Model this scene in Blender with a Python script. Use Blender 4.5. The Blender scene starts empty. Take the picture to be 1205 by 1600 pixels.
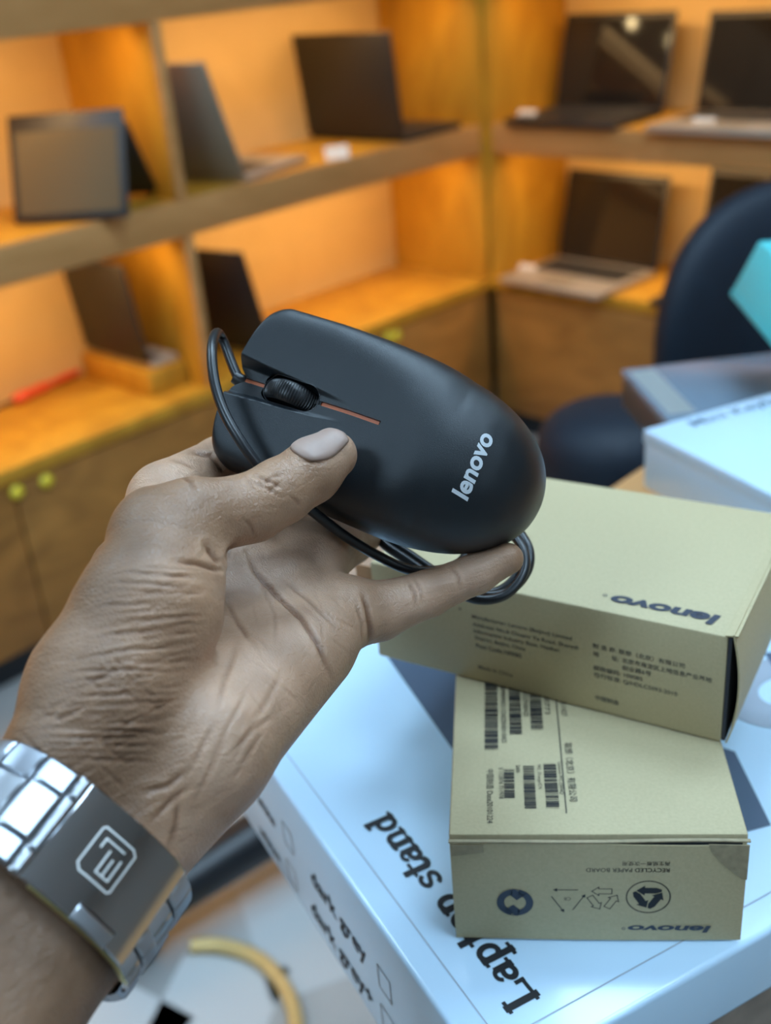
import bpy, bmesh, math, random
import numpy as np
from mathutils import Vector, Matrix

random.seed(7)
S = bpy.context.scene
COL = S.collection
PI = math.pi

# ------------------------------------------------------------------ camera
FPX, PITCH, ROLL, YAW = 1729.55, 0.46747, 0.08802, PI / 2 - 0.78006
CZ = 1.27                                     # camera height above the floor


def _rot():
    c, s = math.cos(ROLL), math.sin(ROLL)
    rr = np.array([[c, -s, 0], [s, c, 0], [0, 0, 1]])
    c, s = math.cos(PITCH), math.sin(PITCH)
    b = np.array([[1, 0, 0], [0, -s, c], [0, -c, -s]])
    c, s = math.cos(YAW), math.sin(YAW)
    z = np.array([[c, -s, 0], [s, c, 0], [0, 0, 1]])
    return z @ b @ rr


M = _rot()                                    # camera (x right, y down, z forward) -> world
CAMP = np.array([0.0, 0.0, CZ])
cd = bpy.data.cameras.new('camera')
cam = bpy.data.objects.new('camera', cd)
COL.objects.link(cam)
cam.matrix_world = Matrix(((M[0, 0], -M[0, 1], -M[0, 2], 0), (M[1, 0], -M[1, 1], -M[1, 2], 0),
                           (M[2, 0], -M[2, 1], -M[2, 2], CZ), (0, 0, 0, 1)))
cd.sensor_fit = 'HORIZONTAL'
cd.sensor_width = 36.0
cd.lens = 36.0 * FPX / 1205.0
cd.clip_start = 0.01
cd.dof.use_dof = True
cd.dof.focus_distance = 0.315
cd.dof.aperture_fstop = 13.0
S.camera = cam

# ------------------------------------------------------------------ world, lights, exposure
w = bpy.data.worlds.new('world')
S.world = w
w.use_nodes = True
w.node_tree.nodes['Background'].inputs[0].default_value = (0.55, 0.66, 0.8, 1)
w.node_tree.nodes['Background'].inputs[1].default_value = 0.05
S.view_settings.view_transform = 'Standard'
S.view_settings.look = 'None'
S.view_settings.exposure = 0.15
S.view_settings.gamma = 1.0
S.view_settings.use_curve_mapping = False
S.cycles.use_denoising = True
S.cycles.max_bounces = 8
S.cycles.caustics_reflective = False
S.cycles.caustics_refractive = False

COOL = (0.54, 0.78, 1.0)
WARM = (1.0, 0.62, 0.26)


def area_light(name, loc, size, energy, color, rot=(0, 0, 0), parent=None):
    l = bpy.data.lights.new(name, 'AREA')
    l.shape = 'RECTANGLE'
    l.size, l.size_y = size
    l.energy = energy
    l.color = color
    o = bpy.data.objects.new(name, l)
    COL.objects.link(o)
    o.location = loc
    o.rotation_euler = rot
    o.parent = parent
    return o


# ------------------------------------------------------------------ helpers
def cw(x, y, z=0.0):
    """survey frame (camera at the origin, y = straight ahead on the level) -> room"""
    c, s = math.cos(YAW), math.sin(YAW)
    return np.array([x * c - y * s, x * s + y * c, CZ + z])


def at(px, py, d):
    """point in the room at distance d (m, along the view axis)"""
    return CAMP + M @ np.array([(px - 602.5) / FPX * d, (py - 800) / FPX * d, d])


def obj(name, verts, faces, mat=None, parent=None, loc=(0, 0, 0), rot=(0, 0, 0), smooth=False, sharp=None):
    me = bpy.data.meshes.new(name)
    me.from_pydata([tuple(map(float, v)) for v in verts], [], [tuple(map(int, f)) for f in faces])
    me.validate()
    me.update()
    if mat:
        me.materials.append(mat)
    if smooth:
        me.polygons.foreach_set('use_smooth', [True] * len(me.polygons))
        if sharp:
            me.set_sharp_from_angle(angle=math.radians(sharp))
    o = bpy.data.objects.new(name, me)
    COL.objects.link(o)
    o.location = loc
    o.rotation_euler = rot
    o.parent = parent
    return o


def tag(o, label, cat, group=None, kind=None):
    o['label'] = label
    if cat:
        o['category'] = cat
    if group:
        o['group'] = group
    if kind:
        o['kind'] = kind
    return o


def struct(o):
    o['kind'] = 'structure'
    return o


def thing(name, label, cat, loc=(0, 0, 0), rotz=0.0, group=None):
    o = bpy.data.objects.new(name, None)
    COL.objects.link(o)
    o.location = loc
    o.rotation_euler = (0, 0, rotz)
    o.empty_display_size = 0.02
    return tag(o, label, cat, group)


def bm_data(bm):
    bm.verts.ensure_lookup_table()
    bm.verts.index_update()
    v = [tuple(x.co) for x in bm.verts]
    f = [[x.index for x in p.verts] for p in bm.faces]
    bm.free()
    return v, f


def rbox(sx, sy, sz, bev=0.0, seg=2, c=(0, 0, 0), taper=1.0):
    """box centred on c in x,y and standing on c.z"""
    bm = bmesh.new()
    bmesh.ops.create_cube(bm, size=1.0)
    for v in bm.verts:
        k = taper if v.co.z > 0 else 1.0
        v.co = Vector((v.co.x * sx * k + c[0], v.co.y * sy * k + c[1], (v.co.z + 0.5) * sz + c[2]))
    if bev > 0:
        bmesh.ops.bevel(bm, geom=bm.edges[:], offset=bev, segments=seg, profile=0.5, affect='EDGES')
    bmesh.ops.recalc_face_normals(bm, faces=bm.faces[:])
    return bm_data(bm)


def box(name, size, mat, parent=None, c=(0, 0, 0), bev=0.0, seg=2, loc=(0, 0, 0), rot=(0, 0, 0), taper=1.0):
    v, f = rbox(size[0], size[1], size[2], bev, seg, c, taper)
    return obj(name, v, f, mat, parent, loc, rot, smooth=bev > 0, sharp=35)


def tube(pts, r, n=12, closed=False, caps=True):
    """swept tube; r number or list"""
    pts = np.asarray(pts, float)
    m = len(pts)
    rr = np.full(m, r) if np.isscalar(r) else np.asarray(r, float)
    if closed:
        tan = np.roll(pts, -1, 0) - np.roll(pts, 1, 0)
    else:
        tan = np.gradient(pts, axis=0)
    tan /= np.linalg.norm(tan, axis=1)[:, None] + 1e-12
    nrm = np.cross(tan[0], [0, 0, 1.0])
    if np.linalg.norm(nrm) < 1e-3:
        nrm = np.cross(tan[0], [1.0, 0, 0])
    nrm /= np.linalg.norm(nrm)
    vs, fs = [], []
    for i in range(m):
        nrm = nrm - tan[i] * (nrm @ tan[i])
        nrm /= np.linalg.norm(nrm)
        b = np.cross(tan[i], nrm)
        for k in range(n):
            a = 2 * PI * k / n
            vs.append(pts[i] + rr[i] * (math.cos(a) * nrm + math.sin(a) * b))
    for i in range(m if closed else m - 1):
        j = (i + 1) % m
        for k in range(n):
            l = (k + 1) % n
            fs.append((i * n + k, i * n + l, j * n + l, j * n + k))
    if caps and not closed:
        fs.append(tuple(range(n - 1, -1, -1)))
        fs.append(tuple(range((m - 1) * n, m * n)))
    return vs, fs


def spline(pts, n=12, closed=False):
    """Catmull-Rom through the points"""
    p = np.asarray(pts, float)
    out = []
    m = len(p)
    rng = range(m) if closed else range(m - 1)
    for i in rng:
        if closed:
            a, b, c, d = p[(i - 1) % m], p[i], p[(i + 1) % m], p[(i + 2) % m]
        else:
            a, b, c, d = p[max(i - 1, 0)], p[i], p[i + 1], p[min(i + 2, m - 1)]
        for k in range(n):
            t = k / n
            out.append(0.5 * (2 * b + (c - a) * t + (2 * a - 5 * b + 4 * c - d) * t * t + (3 * b - a - 3 * c + d) * t ** 3))
    if not closed:
        out.append(p[-1])
    return np.array(out)


def lathe(prof, n=24):
    vs, fs = [], []
    for r, z in prof:
        for k in range(n):
            a = 2 * PI * k / n
            vs.append((r * math.cos(a), r * math.sin(a), z))
    for i in range(len(prof) - 1):
        for k in range(n):
            l = (k + 1) % n
            fs.append((i * n + k, i * n + l, (i + 1) * n + l, (i + 1) * n + k))
    fs.append(tuple(range(n - 1, -1, -1)))
    fs.append(tuple(range((len(prof) - 1) * n, len(prof) * n)))
    return vs, fs


# ------------------------------------------------------------------ materials
def mat(name, color, rough=0.5, metal=0.0, coat=0.0, noise=0.0, nscale=30.0, bump=0.0, bscale=200.0, spec=0.5,
        emit=None, estr=0.0, coatr=0.1, stretch=(1, 1, 1), sss=0.0):
    m = bpy.data.materials.new(name)
    m.use_nodes = True
    nt = m.node_tree
    b = nt.nodes['Principled BSDF']
    b.inputs['Base Color'].default_value = (*color, 1)
    b.inputs['Roughness'].default_value = rough
    b.inputs['Metallic'].default_value = metal
    b.inputs['Coat Weight'].default_value = coat
    b.inputs['Coat Roughness'].default_value = coatr
    b.inputs['Specular IOR Level'].default_value = spec
    if sss:
        b.inputs['Subsurface Weight'].default_value = sss
    if emit:
        b.inputs['Emission Color'].default_value = (*emit, 1)
        b.inputs['Emission Strength'].default_value = estr
    tc = nt.nodes.new('ShaderNodeTexCoord')
    mp = nt.nodes.new('ShaderNodeMapping')
    mp.inputs['Scale'].default_value = stretch
    nt.links.new(tc.outputs['Object'], mp.inputs['Vector'])
    if noise > 0:
        n = nt.nodes.new('ShaderNodeTexNoise')
        n.inputs['Scale'].default_value = nscale
        n.inputs['Detail'].default_value = 6
        nt.links.new(mp.outputs[0], n.inputs['Vector'])
        r = nt.nodes.new('ShaderNodeValToRGB')
        lo = tuple(max(0, c * (1 - noise)) for c in color)
        hi = tuple(min(1, c * (1 + noise)) for c in color)
        r.color_ramp.elements[0].position = 0.3
        r.color_ramp.elements[1].position = 0.7
        r.color_ramp.elements[0].color = (*lo, 1)
        r.color_ramp.elements[1].color = (*hi, 1)
        nt.links.new(n.outputs['Fac'], r.inputs['Fac'])
        nt.links.new(r.outputs[0], b.inputs['Base Color'])
    if bump > 0:
        n = nt.nodes.new('ShaderNodeTexNoise')
        n.inputs['Scale'].default_value = bscale
        n.inputs['Detail'].default_value = 3
        nt.links.new(mp.outputs[0], n.inputs['Vector'])
        u = nt.nodes.new('ShaderNodeBump')
        u.inputs['Strength'].default_value = bump
        u.inputs['Distance'].default_value = 0.0004
        nt.links.new(n.outputs['Fac'], u.inputs['Height'])
        nt.links.new(u.outputs[0], b.inputs['Normal'])
    return m


def wood(name, c1, c2, rough=0.4, stretch=(3, 3, 0.5), coat=0.2):
    m = bpy.data.materials.new(name)
    m.use_nodes = True
    nt = m.node_tree
    b = nt.nodes['Principled BSDF']
    tc = nt.nodes.new('ShaderNodeTexCoord')
    mp = nt.nodes.new('ShaderNodeMapping')
    mp.inputs['Scale'].default_value = stretch
    nt.links.new(tc.outputs['Object'], mp.inputs['Vector'])
    n = nt.nodes.new('ShaderNodeTexNoise')
    n.inputs['Scale'].default_value = 4.0
    n.inputs['Detail'].default_value = 8
    n.inputs['Distortion'].default_value = 1.5
    nt.links.new(mp.outputs[0], n.inputs['Vector'])
    r = nt.nodes.new('ShaderNodeValToRGB')
    r.color_ramp.elements[0].position = 0.3
    r.color_ramp.elements[1].position = 0.72
    r.color_ramp.elements[0].color = (*c1, 1)
    r.color_ramp.elements[1].color = (*c2, 1)
    nt.links.new(n.outputs['Fac'], r.inputs['Fac'])
    nt.links.new(r.outputs[0], b.inputs['Base Color'])
    b.inputs['Roughness'].default_value = rough
    b.inputs['Coat Weight'].default_value = coat
    return m


MT = {
    'wood': wood('shelf_wood', (0.40, 0.185, 0.012), (0.60, 0.31, 0.024), stretch=(2, 2, 0.7), coat=0.0, rough=0.55),
    'wood_edge': wood('shelf_edge_wood', (0.42, 0.21, 0.065), (0.52, 0.27, 0.095), stretch=(1, 1, 4), coat=0.0, rough=0.6),
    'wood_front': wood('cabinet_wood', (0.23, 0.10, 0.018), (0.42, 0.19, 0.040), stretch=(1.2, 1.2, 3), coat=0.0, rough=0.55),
    'back': wood('back_panel_laminate', (0.60, 0.42, 0.18), (0.68, 0.48, 0.21), rough=0.55, stretch=(1, 1, 1), coat=0),
    'wood_table': wood('table_wood', (0.46, 0.23, 0.09), (0.58, 0.31, 0.13), stretch=(1, 5, 1)),
    'floor': mat('floor_vinyl', (0.40, 0.40, 0.39), 0.35, noise=0.35, nscale=2.2),
    'wall': mat('wall_paint', (0.40, 0.37, 0.33), 0.8, noise=0.05, nscale=4),
    'ceiling': mat('ceiling_paint', (0.45, 0.45, 0.45), 0.9, noise=0.04, nscale=4),
    'kraft': mat('kraft_card', (0.45, 0.375, 0.22), 0.72, noise=0.05, nscale=900, bump=0.25, bscale=900),
    'kraft_edge': mat('kraft_card_edge', (0.30, 0.245, 0.15), 0.8, noise=0.15, nscale=400),
    'kraft_flap': mat('kraft_flap_inner', (0.40, 0.21, 0.10), 0.7, noise=0.08, nscale=900),
    'gap_shade': mat('carton_gap_shade', (0.02, 0.025, 0.04), 0.6),  # near-black colour standing in for the shade inside the carton ends
    'ink': mat('black_ink', (0.014, 0.015, 0.018), 0.55, spec=0.3),
    'ink_soft': mat('thin_print_ink', (0.075, 0.07, 0.06), 0.55),
    'ink_blue': mat('blue_black_ink', (0.03, 0.038, 0.06), 0.45),
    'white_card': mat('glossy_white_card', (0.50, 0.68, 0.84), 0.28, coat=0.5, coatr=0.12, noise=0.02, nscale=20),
    'print_grey': mat('slate_grey_print', (0.085, 0.12, 0.18), 0.25, coat=0.5),
    'print_mid': mat('mid_grey_print', (0.34, 0.39, 0.46), 0.25, coat=0.5),
    'print_brown': mat('brown_photo_print', (0.22, 0.17, 0.13), 0.3, noise=0.3, nscale=60, coat=0.4),
    'mouse': mat('black_soft_touch_plastic', (0.006, 0.009, 0.012), 0.36, bump=0.26, bscale=4600, spec=0.45),
    'mouse_gloss': mat('black_gloss_plastic', (0.006, 0.006, 0.007), 0.18),
    'rubber': mat('black_rubber', (0.010, 0.010, 0.011), 0.35),
    'orange': mat('orange_plastic', (0.62, 0.17, 0.07), 0.4),
    'logo': mat('silver_print', (0.50, 0.53, 0.56), 0.4),
    'cable': mat('black_cable_jacket', (0.009, 0.010, 0.012), 0.36),
    'steel': mat('polished_steel', (0.50, 0.51, 0.53), 0.17, metal=1.0, bump=0.03, bscale=300),
    'steel_b': mat('brushed_steel', (0.40, 0.42, 0.45), 0.36, metal=1.0, bump=0.10, bscale=900, stretch=(1, 1, 12)),
    'steel_link': mat('satin_steel_link', (0.36, 0.39, 0.44), 0.36, metal=1.0),
    'steel_etch': mat('etched_steel', (0.80, 0.80, 0.78), 0.55, metal=1.0),
    'steel_dark': mat('clasp_shadow_steel', (0.10, 0.10, 0.11), 0.3, metal=1.0),
    'brass': mat('brass_edge', (0.55, 0.50, 0.22), 0.3, metal=1.0),
    'nail': mat('fingernail', (0.37, 0.235, 0.185), 0.48, coat=0.0, coatr=0.25, noise=0.08, nscale=150, sss=0.1),
    'laptop_black': mat('laptop_black', (0.018, 0.017, 0.017), 0.45),
    'laptop_grey': mat('laptop_grey', (0.25, 0.215, 0.16), 0.45),
    'laptop_silver': mat('laptop_silver', (0.44, 0.40, 0.34), 0.35, metal=0.4),
    'screen': mat('dark_glossy_display', (0.010, 0.009, 0.009), 0.08, spec=0.5),
    'screen_dull': mat('grey_matte_display', (0.10, 0.072, 0.035), 0.5, spec=0.25),
    'keys': mat('laptop_keys', (0.03, 0.03, 0.03), 0.5),
    'tagcard': mat('white_tag_card', (0.75, 0.68, 0.60), 0.6),
    'leather': mat('black_blue_leather', (0.008, 0.014, 0.024), 0.58, spec=0.3, bump=0.1, bscale=400, noise=0.1, nscale=40),
    'leather_hi': mat('leather_piping', (0.04, 0.055, 0.08), 0.4),
    'black_plastic': mat('black_chair_plastic', (0.012, 0.014, 0.018), 0.35),
    'teal': mat('teal_card', (0.07, 0.52, 0.56), 0.5),
    'slab': mat('slate_lid', (0.16, 0.21, 0.27), 0.25, coat=0.3),
    'slab_label': mat('case_label_grey', (0.27, 0.29, 0.29), 0.3),
    'slab_side': mat('slate_side', (0.045, 0.045, 0.05), 0.45),
    'yellow': mat('yellow_tag_plastic', (0.80, 0.62, 0.03), 0.4),
    'gold': mat('gold_yellow_sleeve', (0.72, 0.50, 0.20), 0.35, metal=0.2),
    'red': mat('red_plastic', (0.72, 0.09, 0.03), 0.4),
    'lamp_glow': mat('lamp_diffuser', (0.9, 0.9, 0.9), 0.5, emit=COOL, estr=9.0),
    'bulb_glow': mat('bulb_glow', (0.9, 0.8, 0.6), 0.5, emit=(1.0, 0.74, 0.36), estr=40.0),
    'led_glow': mat('led_strip_glow', (0.9, 0.8, 0.6), 0.5, emit=WARM, estr=6.0),
    'lamp_frame': mat('white_lamp_frame', (0.7, 0.7, 0.7), 0.5),
    'paper': mat('white_paper', (0.55, 0.56, 0.56), 0.6),
}


def skin_material():
    m = bpy.data.materials.new('skin')
    m.use_nodes = True
    nt = m.node_tree
    b = nt.nodes['Principled BSDF']
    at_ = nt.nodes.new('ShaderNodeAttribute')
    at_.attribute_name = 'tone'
    tc = nt.nodes.new('ShaderNodeTexCoord')
    n = nt.nodes.new('ShaderNodeTexNoise')
    n.inputs['Scale'].default_value = 90
    n.inputs['Detail'].default_value = 5
    nt.links.new(tc.outputs['Object'], n.inputs['Vector'])
    mx = nt.nodes.new('ShaderNodeMix')
    mx.data_type = 'RGBA'
    mx.blend_type = 'MULTIPLY'
    mx.inputs['Factor'].default_value = 0.55
    r = nt.nodes.new('ShaderNodeValToRGB')
    r.color_ramp.elements[0].position = 0.32
    r.color_ramp.elements[0].color = (0.72, 0.68, 0.66, 1)
    r.color_ramp.elements[1].position = 0.68
    r.color_ramp.elements[1].color = (1.12, 1.10, 1.10, 1)
    nt.links.new(n.outputs['Fac'], r.inputs['Fac'])
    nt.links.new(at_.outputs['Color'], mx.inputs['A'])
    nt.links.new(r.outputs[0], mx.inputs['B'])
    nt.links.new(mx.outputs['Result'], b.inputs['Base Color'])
    b.inputs['Roughness'].default_value = 0.43
    b.inputs['Specular IOR Level'].default_value = 0.5
    b.inputs['Subsurface Weight'].default_value = 0.12
    b.inputs['Subsurface Radius'].default_value = (0.004, 0.0015, 0.0008)
    b.inputs['Subsurface Scale'].default_value = 0.6
    # fine skin lattice
    mp = nt.nodes.new('ShaderNodeMapping')
    mp.inputs['Rotation'].default_value = (0.4, 0.2, 0.6)
    mp.inputs['Scale'].default_value = (1.0, 1.9, 1.0)
    nt.links.new(tc.outputs['Object'], mp.inputs['Vector'])
    v = nt.nodes.new('ShaderNodeTexVoronoi')
    v.feature = 'DISTANCE_TO_EDGE'
    v.inputs['Scale'].default_value = 640
    nt.links.new(mp.outputs[0], v.inputs['Vector'])
    v2 = nt.nodes.new('ShaderNodeTexNoise')
    v2.inputs['Scale'].default_value = 1500
    nt.links.new(tc.outputs['Object'], v2.inputs['Vector'])
    ad = nt.nodes.new('ShaderNodeMath')
    ad.operation = 'MULTIPLY_ADD'
    ad.inputs[1].default_value = 0.35
    nt.links.new(v2.outputs['Fac'], ad.inputs[0])
    mn = nt.nodes.new('ShaderNodeMath')
    mn.operation = 'MINIMUM'
    mn.inputs[1].default_value = 0.18
    nt.links.new(v.outputs['Distance'], mn.inputs[0])
    ml = nt.nodes.new('ShaderNodeMath')
    ml.operation = 'MULTIPLY'
    ml.inputs[1].default_value = 4.0
    nt.links.new(mn.outputs[0], ml.inputs[0])
    nt.links.new(ml.outputs[0], ad.inputs[2])
    # short folds running across the hand
    fx = M @ np.array([0.955, -0.25, -0.16])
    fx /= np.linalg.norm(fx)
    fy = M @ np.array([0.25, 0.95, 0.2])
    fy -= fx * (fx @ fy)
    fy /= np.linalg.norm(fy)
    fr = Matrix([list(q) for q in np.stack([fx, fy, np.cross(fx, fy)], 1)])
    mf = nt.nodes.new('ShaderNodeMapping')
    mf.vector_type = 'TEXTURE'
    mf.inputs['Rotation'].default_value = fr.to_euler()
    mf.inputs['Scale'].default_value = (5.5, 1.0, 1.6)
    nt.links.new(tc.outputs['Object'], mf.inputs['Vector'])
    nf = nt.nodes.new('ShaderNodeTexNoise')
    nf.inputs['Scale'].default_value = 420
    nf.inputs['Detail'].default_value = 3
    nf.inputs['Distortion'].default_value = 0.6
    nt.links.new(mf.outputs[0], nf.inputs['Vector'])
    u0 = nt.nodes.new('ShaderNodeBump')
    u0.inputs['Strength'].default_value = 0.75
    u0.inputs['Distance'].default_value = 0.00055
    nt.links.new(nf.outputs['Fac'], u0.inputs['Height'])
    u = nt.nodes.new('ShaderNodeBump')
    u.inputs['Strength'].default_value = 0.5
    u.inputs['Distance'].default_value = 0.0002
    nt.links.new(ad.outputs[0], u.inputs['Height'])
    nt.links.new(u0.outputs[0], u.inputs['Normal'])
    nt.links.new(u.outputs[0], b.inputs['Normal'])
    return m


MT['skin'] = skin_material()


# ------------------------------------------------------------------ lettering (flat print)
def text2d(body, bold=0.0, shear=0.0):
    """outline mesh of a text in its own plane, scaled to cap height about 1; returns verts (n,2), faces"""
    c = bpy.data.curves.new('lettering', 'FONT')
    c.body = body
    c.size = 1.0
    c.offset = bold
    c.shear = shear
    c.resolution_u = 4
    c.fill_mode = 'FRONT' if hasattr(c, 'fill_mode') else c.fill_mode
    c.dimensions = '2D'
    o = bpy.data.objects.new('lettering', c)
    COL.objects.link(o)
    me = o.to_mesh()
    v = np.array([(p.co.x, p.co.y) for p in me.vertices]) if len(me.vertices) else np.zeros((0, 2))
    f = [tuple(p.vertices) for p in me.polygons]
    o.to_mesh_clear()
    bpy.data.objects.remove(o)
    bpy.data.curves.remove(c)
    return v, f


def fit(vf, width=None, height=None):
    v, f = vf
    v = v.copy()
    lo, hi = v.min(0), v.max(0)
    v -= lo
    d = hi - lo
    sx = width / d[0] if width else None
    sy = height / d[1] if height else None
    if sx is None:
        sx = sy
    if sy is None:
        sy = sx
    return v * [sx, sy], f


def diced(vf, step):
    """cut a flat shape into cells so that it can follow a curved surface"""
    v, f = vf
    bm = bmesh.new()
    bv = [bm.verts.new((a, b, 0)) for a, b in v]
    for p in f:
        try:
            bm.faces.new([bv[i] for i in p])
        except ValueError:
            pass
    lo, hi = v.min(0), v.max(0)
    for ax in (0, 1):
        q = lo[ax] + step
        while q < hi[ax]:
            co, no = [0, 0, 0], [0, 0, 0]
            co[ax], no[ax] = q, 1
            bmesh.ops.bisect_plane(bm, geom=bm.verts[:] + bm.edges[:] + bm.faces[:], plane_co=co, plane_no=no)
            q += step
    bmesh.ops.triangulate(bm, faces=bm.faces[:])
    vv, ff = bm_data(bm)
    return np.array(vv)[:, :2], ff


def decal(name, vf, o, ex, ey, m, parent, lift=0.0002, stagger=0.0):
    """lay a flat 2-D shape on a face: origin o, directions ex, ey"""
    v, f = vf
    o, ex, ey = (np.asarray(a, float) for a in (o, ex, ey))
    n = np.cross(ex, ey)
    n /= np.linalg.norm(n)
    return obj(name, [o + n * (lift + stagger * (i // 4)) + ex * a + ey * b for i, (a, b) in enumerate(v)], f, m, parent)


def join2(*parts):
    V, F = [], []
    for v, f in parts:
        k = len(V)
        V += [tuple(a) for a in v]
        F += [tuple(i + k for i in p) for p in f]
    return np.array(V), F


def ring2(cx, cy, r0, r1, a0=0, a1=2 * PI, n=40, sy=1.0):
    V, F = [], []
    for i in range(n + 1):
        a = a0 + (a1 - a0) * i / n
        V += [(cx + r0 * math.cos(a), cy + sy * r0 * math.sin(a)), (cx + r1 * math.cos(a), cy + sy * r1 * math.sin(a))]
    for i in range(n):
        F.append((2 * i, 2 * i + 1, 2 * i + 3, 2 * i + 2))
    return np.array(V), F


def poly2(*pts):
    return np.array(pts, float), [tuple(range(len(pts)))]


def rect2(x0, y0, x1, y1):
    return poly2((x0, y0), (x1, y0), (x1, y1), (x0, y1))


def stroke2(pts, wd, closed=False):
    P = [np.array(p, float) for p in pts]
    if closed:
        P = P + [P[0]]
    out = []
    for a, b in zip(P[:-1], P[1:]):
        d = b - a
        d /= np.linalg.norm(d)
        n = np.array([-d[1], d[0]]) * wd / 2
        e = d * wd / 2
        out.append(poly2(a - n - e, b - n + e, b + n + e, a + n - e))
    return join2(*out)


def slab_serif(body, width, height):
    """bold lettering with slab serifs, drawn stroke by stroke (x-height 1)"""
    T, t_ = 0.27, 0.17

    def arc(cx, cy, rx, ry, a0, a1, n=14):
        return [(cx + rx * math.cos(a0 + (a1 - a0) * i / n), cy + ry * math.sin(a0 + (a1 - a0) * i / n)) for i in range(n + 1)]
    G = {
        'L': (1.05, [([(.22, 0), (.22, 1.40)], T), ([(.08, .07), (.88, .07)], t_), ([(.08, 1.38), (.42, 1.38)], t_), ([(.90, .05), (.90, .36)], t_)]),
        'a': (0.86, [(arc(.34, .30, .24, .24, 1.2, 5.2), T * .8), ([(.60, .05), (.60, .70)], T), (arc(.38, .68, .22, .24, 0.1, 2.6), t_), ([(.60, .06), (.80, .06)], t_)]),
        'p': (0.98, [([(.22, -.45), (.22, .92)], T), ([(.04, .92), (.22, .92)], t_), ([(.04, -.44), (.44, -.44)], t_), (arc(.46, .50, .28, .42, -2.4, 2.4, 20), T * .85)]),
        't': (0.68, [(([(.26, 1.28), (.26, .30)] + arc(.46, .28, .20, .22, PI, 1.65 * PI, 8)), T), ([(.04, .92), (.60, .92)], t_)]),
        'o': (0.92, [(arc(.44, .50, .32, .42, 0, 2 * PI, 26), T * .85)]),
        's': (0.78, [(arc(.38, .73, .24, .20, 0.35, 4.4, 14) + arc(.38, .27, .26, .21, 1.6, -2.6, 14)[1:], T * .72)]),
        'n': (1.02, [([(.22, .05), (.22, .92)], T), ([(.04, .92), (.22, .92)], t_), ([(.06, .06), (.40, .06)], t_), (arc(.50, .62, .26, .30, 2.7, 0, 12) + [(.76, .05)], T * .85), ([(.60, .06), (.94, .06)], t_)]),
        'd': (0.98, [([(.72, .05), (.72, 1.38)], T), ([(.52, 1.38), (.72, 1.38)], t_), ([(.72, .06), (.92, .06)], t_), (arc(.44, .48, .28, .42, .75, 2 * PI - .75, 20), T * .85)]),
        ' ': (0.45, []),
    }
    out, x = [], 0.0
    for ch in body:
        adv, st = G[ch]
        for pts, wd in st:
            out.append(stroke2([(a + x, b) for a, b in pts], wd))
        x += adv
    return fit(join2(*out), width=width, height=height)


# ------------------------------------------------------------------ the room
CX, CY = -1.8771, 2.3402                       # front corner line of the two shelving runs
DEP = 0.345
WX0, WX1, WY0, WY1, CEIL = CX - DEP - 0.012, 2.7, -2.3, CY + DEP + 0.012, 2.6


def slab_box(name, x0, x1, y0, y1, z0, z1, m):
    return struct(box(name, (x1 - x0, y1 - y0, z1 - z0), m, c=((x0 + x1) / 2, (y0 + y1) / 2, z0)))


slab_box('floor', WX0 - 0.1, WX1 + 0.1, WY0 - 0.1, WY1 + 0.1, -0.05, 0.0, MT['floor'])
slab_box('ceiling', WX0 - 0.1, WX1 + 0.1, WY0 - 0.1, WY1 + 0.1, CEIL, CEIL + 0.05, MT['ceiling'])
slab_box('wall_left', WX0 - 0.1, WX0, WY0, WY1, 0, CEIL, MT['wall'])
slab_box('wall_right', WX1, WX1 + 0.1, WY0, WY1, 0, CEIL, MT['wall'])
slab_box('wall_back', WX0 - 0.1, WX1 + 0.1, WY1, WY1 + 0.1, 0, CEIL, MT['wall'])
slab_box('wall_front', WX0 - 0.1, WX1 + 0.1, WY0 - 0.1, WY0, 0, CEIL, MT['wall'])


# ceiling lamps: cool white panels, none in view, some added only as fill
def ceiling_panel(label, x, y, sx, sy, energy):
    t = thing('ceiling_lamp', label, 'lamp', (x, y, CEIL), 0, 'cool white ceiling panels')
    box('lamp_frame', (sx + 0.05, sy + 0.05, 0.03), MT['lamp_frame'], t, c=(0, 0, -0.03), bev=0.004)
    box('diffuser', (sx, sy, 0.006), MT['lamp_glow'], t, c=(0, 0, -0.0365))
    area_light('panel_light', (0, 0, -0.045), (sx, sy), energy, COOL, parent=t)


for (lx, ly), e_, lab in (((0.50, 0.05), 7.5, 'square cool white ceiling panel right above the table, out of the picture'),
                         ((0.25, 1.05), 9.5, 'square cool white ceiling panel between the table and the corner shelves'),
                         ((-1.10, 1.05), 5.0, 'square cool white ceiling panel added as fill before the left shelving'),
                         ((-1.20, -0.80), 15.0, 'square cool white ceiling panel to the left behind the photographer'),
                         ((1.35, -1.15), 2.5, 'square cool white ceiling panel added as fill to the right behind the photographer'),
                         ((1.30, 1.25), 4.0, 'square cool white ceiling panel added as fill over the swivel chair')):
    p = cw(lx, ly)
    ceiling_panel(lab, p[0], p[1], 0.6, 0.6, e_)

# ------------------------------------------------------------------ shelving runs in the corner
Z_CT, Z_MT, Z_MB, Z_HB = CZ - 0.814, CZ - 0.415, CZ - 0.487, CZ - 0.072
Z_HT = Z_HB + 0.06


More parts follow.
